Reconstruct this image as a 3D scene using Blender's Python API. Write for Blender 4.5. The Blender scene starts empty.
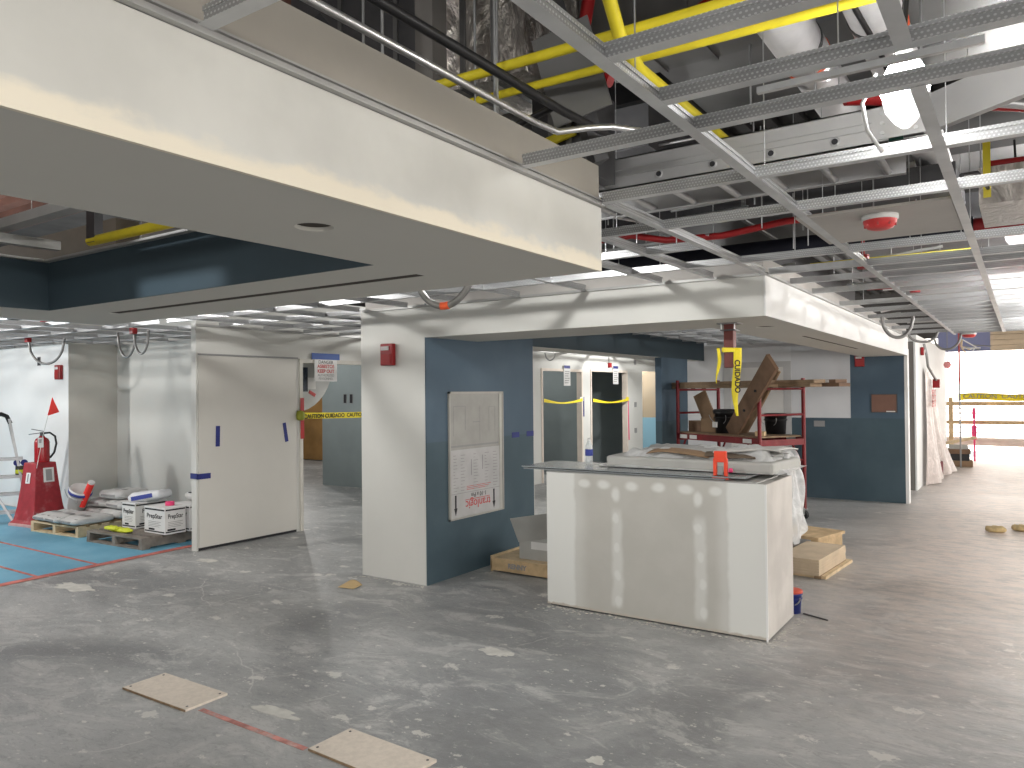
import bpy, bmesh, math, random
from mathutils import Vector, Matrix
random.seed(7)
S = bpy.context.scene
COL = S.collection
PI = math.pi

# ------------------------------------------------------------------ materials
def nodes(name):
    m = bpy.data.materials.new(name); m.use_nodes = True
    nt = m.node_tree
    return m, nt, nt.nodes['Principled BSDF']

class G:
    """small helper for shader maths"""
    def __init__(s, nt): s.nt = nt
    def n(s, t, **k):
        x = s.nt.nodes.new(t)
        for a, b in k.items(): setattr(x, a, b)
        return x
    def put(s, sock, v):
        if isinstance(v, bpy.types.NodeSocket): s.nt.links.new(v, sock)
        elif v is not None: sock.default_value = v
    def math(s, op, a, b=None, c=None):
        x = s.n('ShaderNodeMath', operation=op)
        s.put(x.inputs[0], a)
        if b is not None: s.put(x.inputs[1], b)
        if c is not None: s.put(x.inputs[2], c)
        return x.outputs[0]
    def mix(s, f, a, b):
        x = s.n('ShaderNodeMix', data_type='RGBA')
        s.put(x.inputs[0], f); s.put(x.inputs[6], col4(a)); s.put(x.inputs[7], col4(b))
        return x.outputs[2]
    def ramp(s, v, lo, hi, smooth=True):
        x = s.n('ShaderNodeMapRange', interpolation_type='SMOOTHSTEP' if smooth else 'LINEAR')
        s.put(x.inputs[0], v); x.inputs[1].default_value = lo; x.inputs[2].default_value = hi
        return x.outputs[0]
    def noise(s, vec, scale, detail=4, rough=.55, dist=0):
        x = s.n('ShaderNodeTexNoise')
        if vec is not None: s.put(x.inputs['Vector'], vec)
        x.inputs['Scale'].default_value = scale; x.inputs['Detail'].default_value = detail
        x.inputs['Roughness'].default_value = rough; x.inputs['Distortion'].default_value = dist
        return x.outputs[0]
    def pos(s): return s.n('ShaderNodeNewGeometry').outputs['Position']
    def obj(s): return s.n('ShaderNodeTexCoord').outputs['Object']
    def sep(s, v):
        x = s.n('ShaderNodeSeparateXYZ'); s.put(x.inputs[0], v); return x.outputs
    def scale(s, v, t):
        x = s.n('ShaderNodeVectorMath', operation='MULTIPLY'); s.put(x.inputs[0], v); x.inputs[1].default_value = t
        return x.outputs[0]
    def bump(s, h, strength=.2, dist=.01):
        x = s.n('ShaderNodeBump'); s.put(x.inputs['Height'], h)
        x.inputs['Strength'].default_value = strength; x.inputs['Distance'].default_value = dist
        return x.outputs[0]

def col4(c):
    if isinstance(c, (tuple, list)) and len(c) == 3: return (*c, 1)
    return c

def mat(name, c, rough=.6, metal=0., var=.06, scale=6., spec=.4, bump=0., dirt=None, trans=0., alpha=1.):
    m, nt, b = nodes(name); g = G(nt)
    p = g.obj()
    n = g.noise(p, scale, 5)
    dark = tuple(x*(1-var) for x in c); lite = tuple(min(1, x*(1+var)) for x in c)
    cc = g.mix(g.ramp(n, .3, .7), dark, lite)
    if dirt:
        n2 = g.noise(p, scale*.45, 6, .65)
        cc = g.mix(g.math('MULTIPLY', g.ramp(n2, .52, .72), dirt[1]), cc, dirt[0])
    g.put(b.inputs['Base Color'], cc)
    b.inputs['Roughness'].default_value = rough; b.inputs['Metallic'].default_value = metal
    b.inputs['Specular IOR Level'].default_value = spec
    if trans: b.inputs['Transmission Weight'].default_value = trans
    if alpha < 1: b.inputs['Alpha'].default_value = alpha
    if bump: g.put(b.inputs['Normal'], g.bump(g.noise(p, scale*6, 4), bump, .004))
    return m

def emit(name, c, s):
    m, nt, b = nodes(name)
    b.inputs['Base Color'].default_value = (.9, .9, .9, 1)
    b.inputs['Emission Color'].default_value = (*c, 1); b.inputs['Emission Strength'].default_value = s
    return m

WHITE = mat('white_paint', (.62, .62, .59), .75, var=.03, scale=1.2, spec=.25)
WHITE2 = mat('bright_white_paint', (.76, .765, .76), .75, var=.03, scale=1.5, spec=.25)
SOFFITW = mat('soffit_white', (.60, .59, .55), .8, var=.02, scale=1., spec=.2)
PRIMER = mat('primer_beige', (.37, .345, .305), .8, var=.06, scale=2.5, spec=.2)
BEIGE = mat('recess_beige', (.60, .58, .53), .8, var=.05, scale=1.6, spec=.2)
def blue_mat(name, up, lo, zsplit):
    m, nt, b = nodes(name); g = G(nt)
    p = g.pos(); z = g.sep(p)[2]
    n = g.noise(p, 1.4, 5)
    f = g.math('GREATER_THAN', z, zsplit)
    c = g.mix(f, lo, up)
    c = g.mix(g.math('MULTIPLY', g.ramp(n, .4, .75), .12), c, (.22, .30, .36))
    g.put(b.inputs['Base Color'], c); b.inputs['Roughness'].default_value = .62
    b.inputs['Specular IOR Level'].default_value = .25
    return m
BLUE = blue_mat('blue_two_tone', (.068, .106, .146), (.058, .093, .115), 1.262)
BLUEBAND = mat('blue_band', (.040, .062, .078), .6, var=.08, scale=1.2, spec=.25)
NOOK = blue_mat('white_over_blue', (.62, .63, .65), (.056, .088, .112), 1.262)
NOOKW = mat('nook_white', (.66, .67, .69), .75, var=.03, scale=1.5, spec=.2)
FARBLUE = blue_mat('tan_over_light_blue', (.42, .33, .23), (.24, .42, .52), 1.02)

def face_mat():
    # painted drywall with a rough cream band of corner-bead compound along its bottom edge
    m, nt, b = nodes('bulkhead_drywall'); g = G(nt)
    p = g.pos(); s = g.sep(p)
    n = g.noise(p, 2.2, 5); n2 = g.noise(g.scale(p, (1, 2.5, 5)), 3., 5)
    base = g.mix(g.ramp(n, .3, .7), (.54, .54, .51), (.63, .63, .595))
    h = g.math('ADD', s[2], g.math('MULTIPLY', g.math('SUBTRACT', n2, .5), .10))
    band = g.math('SUBTRACT', 1., g.ramp(h, 2.225, 2.265))
    g.put(b.inputs['Base Color'], g.mix(band, base, (.76, .705, .59)))
    b.inputs['Roughness'].default_value = .78; b.inputs['Specular IOR Level'].default_value = .2
    return m
FACE = face_mat()

def floor_mat():
    m, nt, b = nodes('concrete'); g = G(nt)
    p = g.pos(); s = g.sep(p)
    big = g.noise(p, .5, 6, .62, .8); med = g.noise(g.scale(p, (1., 1.7, 1)), 1.9, 9, .72, 1.2)
    fine = g.noise(g.scale(p, (1.4, 3.2, 1)), 8, 9, .78, 1.4)
    c = g.mix(g.ramp(big, .34, .66), (.225, .231, .234), (.395, .40, .397))
    c = g.mix(g.math('MULTIPLY', g.ramp(med, .50, .62), .62), c, (.53, .525, .51))
    c = g.mix(g.math('MULTIPLY', g.math('SUBTRACT', 1., g.ramp(med, .34, .47)), .38), c, (.175, .18, .187))
    c = g.mix(g.math('MULTIPLY', g.ramp(fine, .50, .64), .45), c, (.185, .187, .19))
    c = g.mix(g.math('MULTIPLY', g.math('SUBTRACT', 1., g.ramp(fine, .34, .44)), .5), c, (.52, .52, .505))
    # dried plaster splashes, thickest where the board cutting went on
    zone = g.noise(p, .42, 3)
    for sc, lo, wob, thr, k, ch in ((2.4, .20, 16, .50, .75, 0), (6., .17, 34, .40, .75, 1), (17., .19, 90, .55, .6, 2)):
        v = g.n('ShaderNodeTexVoronoi', feature='F1'); g.put(v.inputs['Vector'], g.scale(p, (1., 1.6, 1))); v.inputs['Scale'].default_value = sc
        e = g.math('ADD', v.outputs['Distance'], g.math('MULTIPLY', g.math('SUBTRACT', g.noise(p, wob, 6, .75), .42), .75))
        rnd = g.sep(v.outputs['Color'])[ch]
        on = g.math('GREATER_THAN', g.math('ADD', rnd, g.math('MULTIPLY', g.math('SUBTRACT', zone, .5), 1.6)), thr)
        spl = g.math('MULTIPLY', g.math('SUBTRACT', 1., g.ramp(e, lo-.02, lo+.02)), on)
        c = g.mix(g.math('MULTIPLY', spl, k), c, (.66, .645, .60))
    # thin saw cuts and scratches
    for sx, sy, ph in ((.55, 1.0, 0.), (1.0, -.33, 3.1)):
        d = g.math('ADD', g.math('ADD', g.math('MULTIPLY', s[0], sx), g.math('MULTIPLY', s[1], sy)), g.math('MULTIPLY', g.noise(p, .8, 4), .9))
        fr_ = g.math('ABSOLUTE', g.math('SUBTRACT', g.math('FRACT', g.math('ADD', g.math('MULTIPLY', d, .42), ph)), .5))
        br = g.ramp(g.noise(p, 1.1, 3), .50, .58)
        c = g.mix(g.math('MULTIPLY', g.math('MULTIPLY', g.math('SUBTRACT', 1., g.ramp(fr_, .0012, .0035)), br), .5), c, (.62, .61, .58))
    # pale pinkish dust with warm daylight painted in, towards the daylight end
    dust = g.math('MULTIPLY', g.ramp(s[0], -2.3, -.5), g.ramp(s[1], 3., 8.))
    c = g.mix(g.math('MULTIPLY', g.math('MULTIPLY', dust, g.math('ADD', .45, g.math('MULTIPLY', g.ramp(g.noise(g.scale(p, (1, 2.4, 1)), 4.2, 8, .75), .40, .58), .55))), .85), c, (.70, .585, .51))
    g.put(b.inputs['Base Color'], c)
    g.put(b.inputs['Roughness'], g.math('ADD', .24, g.math('MULTIPLY', med, .40)))
    b.inputs['Specular IOR Level'].default_value = .45
    g.put(b.inputs['Normal'], g.bump(g.math('ADD', g.noise(g.scale(p, (1, 3.2, 1)), 3.4, 6, .62), g.math('MULTIPLY', fine, .4)), .42, .02))
    return m
CONC = floor_mat()

def tee_mat():
    m, nt, b = nodes('galvanised_tee'); g = G(nt)
    p = g.obj(); s = g.sep(p)
    nz = g.math('ABSOLUTE', g.sep(g.n('ShaderNodeNewGeometry').outputs['Normal'])[2])
    side = g.math('LESS_THAN', nz, .5)
    u = g.math('DIVIDE', g.math('ADD', s[0], s[1]), .0125)
    v = g.math('DIVIDE', s[2], .0105)
    row = g.math('MULTIPLY', g.math('FLOOR', v), .5)
    fu = g.math('SUBTRACT', g.math('FRACT', g.math('ADD', u, row)), .5)
    fv = g.math('SUBTRACT', g.math('FRACT', v), .5)
    d = g.math('SQRT', g.math('ADD', g.math('MULTIPLY', fu, fu), g.math('MULTIPLY', fv, fv)))
    dot = g.math('MULTIPLY', g.math('SUBTRACT', 1., g.ramp(d, .2, .3)), side)
    n = g.noise(p, 5, 4)
    base = g.mix(g.ramp(n, .3, .7), (.50, .51, .52), (.64, .65, .66))
    base = g.mix(g.math('MULTIPLY', side, .5), base, (.18, .185, .19))
    g.put(b.inputs['Base Color'], g.mix(dot, base, (.62, .63, .64)))
    g.put(b.inputs['Metallic'], g.math('MULTIPLY', side, .55)); b.inputs['Roughness'].default_value = .42
    return m
TEE = tee_mat()
GALV = mat('galvanised_steel', (.52, .53, .54), .35, .75, .12, 8)
TRIM = mat('trim_metal', (.40, .40, .39), .5, .35, .06, 9)
ALU = mat('aluminium', (.46, .46, .465), .42, .45, .06, 3)
DUCT = mat('duct_sheet', (.20, .20, .20), .42, .65, .18, 1.6)
DARKST = mat('dark_steel', (.095, .095, .10), .5, .6, .15, 4)
BLACK = mat('black_pipe', (.018, .018, .02), .45, .2, .1, 5)
NAVY = mat('navy_insulation', (.012, .013, .024), .75, 0, .1, 3)
RUST = mat('rust_deck', (.115, .052, .038), .8, .1, .25, 2.5)
DECKG = mat('deck_grey', (.085, .082, .08), .85, .1, .25, 2)
YEL = mat('yellow_pipe', (.72, .60, .03), .45, 0, .08, 6)
REDP = mat('red_pipe', (.34, .014, .016), .4, 0, .1, 6)
PIPEW = mat('white_jacket', (.74, .73, .74), .65, 0, .05, 12, bump=.2)
SILV = mat('silver_jacket', (.62, .62, .63), .3, .8, .08, 6)
ORNG = mat('orange_tape', (.88, .13, .04), .55, 0, .06, 8)
def foil_mat():
    m, nt, b = nodes('foil_wrap'); g = G(nt); p = g.obj()
    h = g.noise(g.scale(p, (1, 1, .35)), 7, 6, .6, 2.2)
    b.inputs['Base Color'].default_value = (.62, .58, .54, 1); b.inputs['Metallic'].default_value = .9; b.inputs['Roughness'].default_value = .28
    g.put(b.inputs['Normal'], g.bump(h, 1., .09)); return m
FOIL = foil_mat()
GYP = mat('gypsum_board', (.50, .48, .455), .85, 0, .05, 3)
SREDM = mat('alarm_red', (.27, .010, .013), .42, 0, .08, 10)
SCAFR = mat('scaffold_red', (.17, .008, .013), .42, .1, .15, 7, dirt=((.22, .12, .1), .4))
WOODL = mat('light_wood', (.55, .40, .23), .7, 0, .18, 9)
WOODP = mat('pallet_wood', (.60, .47, .30), .75, 0, .16, 8)
WOODD = mat('weathered_wood', (.20, .175, .15), .8, 0, .25, 7)
WOODB = mat('brown_board', (.175, .105, .065), .7, 0, .2, 5)
PLANK = mat('scaffold_plank', (.25, .175, .11), .75, 0, .2, 6)
PLY = mat('plywood', (.56, .45, .32), .7, 0, .1, 5)
PLYE = mat('plywood_edge', (.30, .21, .13), .8, 0, .2, 30)
DOORW = mat('oak_door', (.30, .165, .055), .5, 0, .18, 2)
CARD = mat('cardboard', (.25, .165, .10), .85, 0, .1, 5)
CARDG = mat('grey_carton', (.42, .42, .40), .8, 0, .06, 4)
BOXW = mat('white_carton', (.72, .72, .71), .7, 0, .03, 6)
INK = mat('black_ink', (.02, .02, .024), .7, 0, .05, 6)
GREYINK = mat('grey_ink', (.28, .28, .28), .7, 0, .05, 6)
REDINK = mat('red_ink', (.50, .09, .09), .7, 0, .05, 6)
BLUEINK = mat('blue_ink', (.05, .07, .32), .7, 0, .05, 6)
PAPER = mat('paper', (.70, .70, .69), .75, 0, .04, 5)
BAG = mat('cement_bag', (.55, .55, .54), .75, 0, .08, 9, bump=.3)
BAGW = mat('white_bag', (.72, .73, .76), .6, 0, .05, 9, bump=.3)
BTAPE = mat('blue_tape', (.018, .026, .17), .6, 0, .12, 14)
RTAPE = mat('red_tape', (.52, .15, .12), .7, 0, .3, 9, dirt=((.50, .40, .38), .7))
YTAPE = mat('yellow_tape', (.80, .66, .02), .5, 0, .08, 8)
STAND = mat('stand_red', (.30, .022, .030), .55, 0, .15, 9, dirt=((.44, .24, .24), .6))
EXTR = mat('extinguisher_red', (.33, .008, .014), .25, 0, .05, 5, spec=.6)
RUBBER = mat('black_rubber', (.015, .015, .017), .5, 0, .1, 6)
FLAG = mat('flag_red', (.85, .045, .035), .6, 0, .05, 6)
BUCKB = mat('black_plastic', (.012, .012, .014), .38, 0, .1, 5)
BUCKBL = mat('blue_plastic', (.02, .035, .20), .4, 0, .06, 5)
BUCKW = mat('white_plastic', (.66, .66, .65), .45, 0, .05, 5)
LIDO = mat('orange_red_lid', (.62, .09, .05), .45, 0, .06, 5)
ORP = mat('orange_plastic', (.80, .07, .03), .45, 0, .06, 5)
PINK = mat('pink_tape', (.80, .06, .20), .5, 0, .1, 9)
LIME = mat('lime_wrap', (.62, .68, .04), .5, 0, .08, 8)
FLEXC = mat('flex_conduit', (.25, .25, .245), .45, .5, .1, 8)
PLGREY = mat('grey_wall', (.24, .28, .285), .6, 0, .08, 1.2)
GLASSM = mat('sheet_panel', (.30, .325, .335), .22, .25, .1, 3)
REDST = mat('maroon_steel', (.13, .035, .03), .55, .2, .2, 6)
def tarp_mat(name, a, b_, sc):
    m, nt, b = nodes(name); g = G(nt); p = g.pos()
    w = g.noise(p, sc, 5, .6); w2 = g.noise(g.scale(p, (3, 12, 1)), 6, 5, .6)
    c = g.mix(g.ramp(w, .3, .7), a, b_); c = g.mix(g.math('MULTIPLY', g.ramp(w2, .55, .7), .25), c, (.36, .56, .66))
    g.put(b.inputs['Base Color'], c); b.inputs['Roughness'].default_value = .55
    g.put(b.inputs['Normal'], g.bump(w2, .2, .01)); return m
BLUEP = tarp_mat('blue_floor_paper', (.115, .345, .50), (.19, .44, .59), 1.2)
TARPB = tarp_mat('light_blue_tarp', (.06, .13, .16), (.09, .16, .19), .8)
def plastic_mat(name, c, alpha):
    m, nt, b = nodes(name); g = G(nt); p = g.obj()
    n = g.noise(p, 6, 6, .65, 1.5)
    b.inputs['Base Color'].default_value = (*c, 1); b.inputs['Roughness'].default_value = .28
    g.put(b.inputs['Alpha'], g.math('ADD', alpha, g.math('MULTIPLY', g.ramp(n, .4, .7), .22)))
    g.put(b.inputs['Normal'], g.bump(n, .6, .03)); return m
PLAST = plastic_mat('dust_plastic', (.70, .71, .71), .62)
DRAPE = plastic_mat('wall_plastic', (.58, .50, .47), .80)
BOTTLE = plastic_mat('clear_bottle', (.75, .8, .82), .45)

# ------------------------------------------------------------------ mesh building
class M:
    def __init__(s): s.v = []; s.f = []; s.sm = []
    def add(s, v, f, smooth=False):
        o = len(s.v); s.v += [tuple(x) for x in v]
        s.f += [tuple(i+o for i in q) for q in f]; s.sm += [smooth]*len(f); return s
    def box(s, x0, y0, z0, x1, y1, z1):
        if x0 > x1: x0, x1 = x1, x0
        if y0 > y1: y0, y1 = y1, y0
        if z0 > z1: z0, z1 = z1, z0
        v = [(x0,y0,z0),(x1,y0,z0),(x1,y1,z0),(x0,y1,z0),(x0,y0,z1),(x1,y0,z1),(x1,y1,z1),(x0,y1,z1)]
        return s.add(v, [(0,3,2,1),(4,5,6,7),(0,1,5,4),(1,2,6,5),(2,3,7,6),(3,0,4,7)])
    def bar(s, a, b, w, h, up=(0,0,1)):
        """box beam from a to b, w wide, h deep"""
        a = Vector(a); b = Vector(b); d = (b-a).normalized(); u = Vector(up)
        r = d.cross(u)
        if r.length < 1e-4: r = d.cross(Vector((1,0,0)))
        r.normalize(); u = r.cross(d)
        v = []
        for p in (a, b):
            for sr, su in ((-1,-1),(1,-1),(1,1),(-1,1)): v.append(p+r*sr*w/2+u*su*h/2)
        return s.add(v, [(0,3,2,1),(4,5,6,7),(0,1,5,4),(1,2,6,5),(2,3,7,6),(3,0,4,7)][:6])
    def cyl(s, a, b, r, n=12, r2=None, caps=True):
        return s.tube([a, b], [r, r if r2 is None else r2], n, caps)
    def tube(s, pts, r, n=8, caps=True):
        pts = [Vector(p) for p in pts]
        rs = r if isinstance(r, (list, tuple)) else [r]*len(pts)
        t0 = (pts[1]-pts[0]).normalized()
        u = t0.orthogonal().normalized(); v = []
        for i, p in enumerate(pts):
            t = ((pts[min(i+1, len(pts)-1)]-pts[max(i-1, 0)])).normalized()
            u = (u-t*u.dot(t))
            u = u.normalized() if u.length > 1e-6 else t.orthogonal().normalized()
            w = t.cross(u)
            for k in range(n):
                a = 2*PI*k/n; v.append(p+(u*math.cos(a)+w*math.sin(a))*rs[i])
        f = []
        for i in range(len(pts)-1):
            for k in range(n):
                f.append((i*n+k, i*n+(k+1) % n, (i+1)*n+(k+1) % n, (i+1)*n+k))
        s.add(v, f, True)
        if caps:
            s.add(v[:n], [tuple(range(n))[::-1]]); s.add(v[-n:], [tuple(range(n))])
        return s
    def lathe(s, prof, n=20, c=(0,0,0), mtx=None):
        v = []
        for r, z in prof:
            for k in range(n):
                a = 2*PI*k/n; p = Vector((r*math.cos(a), r*math.sin(a), z))
                if mtx: p = mtx @ p
                v.append(p+Vector(c))
        f = [(i*n+k, i*n+(k+1) % n, (i+1)*n+(k+1) % n, (i+1)*n+k) for i in range(len(prof)-1) for k in range(n)]
        return s.add(v, f, True)
    def prism(s, poly, z0, z1):
        n = len(poly)
        v = [(x, y, z0) for x, y in poly]+[(x, y, z1) for x, y in poly]
        return s.add(v, [tuple(range(n))[::-1], tuple(range(n, 2*n))]+[(i, (i+1) % n, n+(i+1) % n, n+i) for i in range(n)])
    def grid(s, fn, nu, nv, smooth=True):
        v = [fn(i/nu, j/nv) for j in range(nv+1) for i in range(nu+1)]
        f = [(j*(nu+1)+i, j*(nu+1)+i+1, (j+1)*(nu+1)+i+1, (j+1)*(nu+1)+i) for j in range(nv) for i in range(nu)]
        return s.add(v, f, smooth)
    def pillow(s, w, d, h, e=.35, n=24, seed=0, c=(0,0,0), rot=0.):
        rr = random.Random(seed); ph = [rr.uniform(0, 6) for _ in range(6)]
        def sp(x, p): return math.copysign(abs(x)**p, x)
        def fn(u, v):
            a = 2*PI*u; b = PI*(v-.5)
            x = w/2*sp(math.cos(b), .5)*sp(math.cos(a), e); y = d/2*sp(math.cos(b), .5)*sp(math.sin(a), e)
            z = h/2*sp(math.sin(b), .75)
            if z > 0: z += .006*math.sin(9*x/w*2+ph[0])+.006*math.sin(8*y/d*2+ph[1])
            q = Matrix.Rotation(rot, 3, 'Z') @ Vector((x, y, z+h/2))
            return q+Vector(c)
        return s.grid(fn, n, 12)
    def build(s, name, m, parent=None, bev=0., solid=0.):
        me = bpy.data.meshes.new(name); me.from_pydata(s.v, [], s.f)
        me.polygons.foreach_set('use_smooth', s.sm); me.update()
        if m: me.materials.append(m)
        o = bpy.data.objects.new(name, me); COL.objects.link(o)
        if parent: o.parent = parent
        if bev:
            b = o.modifiers.new('b', 'BEVEL'); b.width = bev; b.segments = 2; b.limit_method = 'ANGLE'
        if solid:
            b = o.modifiers.new('s', 'SOLIDIFY'); b.thickness = solid; b.offset = 0
        return o

def tag(o, label, cat, group=None, kind=None):
    o['label'] = label; o['category'] = cat
    if group: o['group'] = group
    if kind: o['kind'] = kind
    return o
def thing(name, loc, label, cat, rz=0., group=None):
    o = bpy.data.objects.new(name, None); o.empty_display_size = .1
    o.location = loc; o.rotation_euler = (0, 0, rz); COL.objects.link(o)
    return tag(o, label, cat, group)
def struct(name, mb, m, parent=None, bev=0.):
    o = mb.build(name, m, parent, bev)
    if parent is None: o['kind'] = 'structure'
    return o
def dup(root, loc, rz, label, group=None):
    r = root.copy(); COL.objects.link(r); r.location = loc; r.rotation_euler = (0, 0, rz); r['label'] = label
    if group: r['group'] = group
    for ch in list(root.children):
        c = ch.copy(); COL.objects.link(c); c.parent = r
        for gch in list(ch.children):
            d = gch.copy(); COL.objects.link(d); d.parent = c
    return r
def frame(o, origin, right, up):
    r = Vector(right).normalized(); u = Vector(up).normalized(); n = r.cross(u); u = n.cross(r)
    o.matrix_local = Matrix(((r.x, u.x, n.x, origin[0]), (r.y, u.y, n.y, origin[1]), (r.z, u.z, n.z, origin[2]), (0, 0, 0, 1)))
    return o
def text(name, body, size, m, parent, origin, right, up, align='CENTER', sx=1., bold=0.):
    c = bpy.data.curves.new(name, 'FONT'); c.body = body; c.size = size; c.align_x = align; c.align_y = 'CENTER'
    c.extrude = .0006; c.offset = bold; c.materials.append(m)
    tmp = bpy.data.objects.new(name, c); COL.objects.link(tmp)
    me = bpy.data.meshes.new_from_object(tmp.evaluated_get(bpy.context.evaluated_depsgraph_get()))
    bpy.data.objects.remove(tmp); bpy.data.curves.remove(c)
    o = bpy.data.objects.new(name, me); COL.objects.link(o); o.parent = parent
    frame(o, origin, right, up)
    if sx != 1.:
        for v in me.vertices: v.co.x *= sx
    return o
def cut(o, cutters):
    """carve pockets into a structure mesh"""
    for mb in cutters:
        c = mb.build('cutter', None)
        b = o.modifiers.new('c', 'BOOLEAN'); b.operation = 'DIFFERENCE'; b.object = c; b.solver = 'EXACT'
        dg = bpy.context.evaluated_depsgraph_get(); me = bpy.data.meshes.new_from_object(o.evaluated_get(dg))
        o.modifiers.clear(); o.data = me
        bpy.data.objects.remove(c)
    return o

# ------------------------------------------------------------------ camera
F = 757.; yaw = math.atan(512/F); pit = math.atan(8.8/F); rol = .0093
fw = Vector((-math.sin(yaw), math.cos(yaw), 0)); rt = Vector((math.cos(yaw), math.sin(yaw), 0)); up = Vector((0, 0, 1))
Fv = fw*math.cos(pit)+up*math.sin(pit); Uv = up*math.cos(pit)-fw*math.sin(pit)
R2 = rt*math.cos(rol)-Uv*math.sin(rol); U2 = rt*math.sin(rol)+Uv*math.cos(rol)
cd = bpy.data.cameras.new('camera'); cd.sensor_width = 36; cd.lens = F/1024*36; cd.clip_start = .05; cd.clip_end = 300
cam = bpy.data.objects.new('camera', cd); COL.objects.link(cam)
cam.matrix_world = Matrix(((R2.x, U2.x, -Fv.x, 0), (R2.y, U2.y, -Fv.y, 0), (R2.z, U2.z, -Fv.z, 1.7), (0, 0, 0, 1)))
S.camera = cam

# ------------------------------------------------------------------ the shell
GZ = 2.47      # underside of the ceiling grid
SZ = 2.20      # underside of the soffits
DK = 4.25      # structural deck
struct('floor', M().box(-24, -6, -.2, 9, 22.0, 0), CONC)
dk = M().box(-24, -6, DK, 9, 22., DK+.15)
for i in range(62):
    x = -6.3+i*.24
    dk.box(x, -6, DK-.07, x+.1, 22., DK)
struct('ceiling', dk, DECKG)
rd = M()
for i in range(34): rd.box(-15, -5+i*.3, DK-.13, -3.6, -5+i*.3+.14, DK-.001)
struct('ceiling_deck_ribs', rd, RUST)

def wall(name, m, *boxes):
    b = M()
    for q in boxes: b.box(*q)
    return struct(name, b, m)
# left area
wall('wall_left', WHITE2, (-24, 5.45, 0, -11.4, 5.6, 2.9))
wall('wall_recess_side', BEIGE, (-11.5, 5.6, 0, -11.4, 6.16, 2.9), (-11.402, 5.452, 0, -11.398, 5.6, 2.9))
wall('wall_recess_back', WHITE, (-11.5, 6.16, 0, -7.58, 6.3, 2.9))
wall('wall_far_left', WHITE2, (-24, -6, 0, -23.8, 5.5, 2.9))
# long partition with its door openings
PX0, PX1 = -7.59, -7.5
P = M().box(PX0, 4.92, 0, PX1, 6.34, 2.9).box(PX0, 6.34, 2.15, PX1, 8.5, 2.9).box(PX0, 8.5, 0, PX1, 12.06, 2.9)
P.box(PX0, 12.06, 2.16, PX1, 13.66, 2.9).box(PX0, 13.66, 0, PX1, 14.0, 2.9).box(PX0, 14.0, 2.18, PX1, 15.78, 2.9)
P.box(PX0, 15.78, 0, PX1, 16.6, 2.9).box(PX0, 16.6, 2.19, PX1, 18.5, 2.9)
struct('wall_partition', P, WHITE)
def doorframe(i, y0, y1, zt, w=.05):
    b = M().box(PX0-.015, y0, 0, PX1+.015, y0+w, zt).box(PX0-.015, y1-w, 0, PX1+.015, y1, zt).box(PX0-.015, y0+w, zt-w, PX1+.015, y1-w, zt)
    struct('door_%d' % i, b, mat('door_frame_paint_%d' % i, (.56, .54, .49) if i == 1 else (.70, .62, .54), .6, 0, .05, 6))
doorframe(1, 6.34, 8.5, 2.15); doorframe(2, 12.06, 13.66, 2.16); doorframe(3, 14.0, 15.78, 2.18)
# rooms behind the partition
wall('wall_room_back', PLGREY, (-11.0, 9.85, 0, -7.6, 9.98, 2.7))
wall('wall_room_far', PLGREY, (-24, 13.4, 0, -9.7, 13.5, 3.0))
wall('wall_room_end', WHITE, (-24, 6.16, 0, -23.8, 13.4, 3.0))
wall('wall_side_room', PLGREY, (-9.7, 9.98, 0, -9.6, 18.5, 3.0), (-9.6, 13.80, 0, -7.6, 13.88, 3.0), (-9.6, 16.5, 0, -7.6, 16.58, 3.0))
wall('wall_corridor_end', FARBLUE, (-9.7, 18.5, 0, -4.3, 18.65, 3.0))
# column block and blue wall
wall('wall_column', WHITE, (-5.19, 5.13, 0, -4.405, 6.9, 2.50))
wall('wall_blue', BLUE, (-4.405, 5.135, 0, -4.393, 6.9, 2.5))
wall('wall_blue_stub', BLUE, (-4.5, 10.42, 0, -4.4, 11.45, 2.2))
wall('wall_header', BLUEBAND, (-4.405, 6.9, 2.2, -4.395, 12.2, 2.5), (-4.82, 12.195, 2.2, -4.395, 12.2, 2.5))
wall('wall_header_core', SOFFITW, (-4.82, 6.9, 2.199, -4.405, 12.195, 2.5))
wall('trim_1', WHITE, (-4.9, 6.9, 0, -4.393, 6.91, 2.2))
# nook back wall, white over blue, and its blue return at the right
wall('wall_nook_back', NOOKW, (-4.85, 12.6, 0, -3.10, 12.75, 2.95))
wall('wall_nook_middle', NOOK, (-3.10, 12.6, 0, -2.22, 12.75, 2.95))
wall('wall_nook_blue', BLUE, (-2.22, 12.598, 0, -1.475, 12.75, 2.25))
wall('trim_2', WHITE2, (-1.475, 12.595, 0, -1.43, 12.76, 2.3))
nd = M().box(-4.2, 12.585, 0, -4.08, 12.6, 2.17).box(-3.22, 12.585, 0, -3.1, 12.6, 2.17).box(-4.08, 12.585, 2.08, -3.22, 12.6, 2.17)
struct('door_4', nd, mat('door_4_frame', (.47, .47, .47), .6, 0, .05, 5))
struct('door_5', M().box(-4.08, 12.592, .01, -3.22, 12.6, 2.08), mat('door_5_leaf', (.64, .63, .61), .6, 0, .04, 3))
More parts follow.
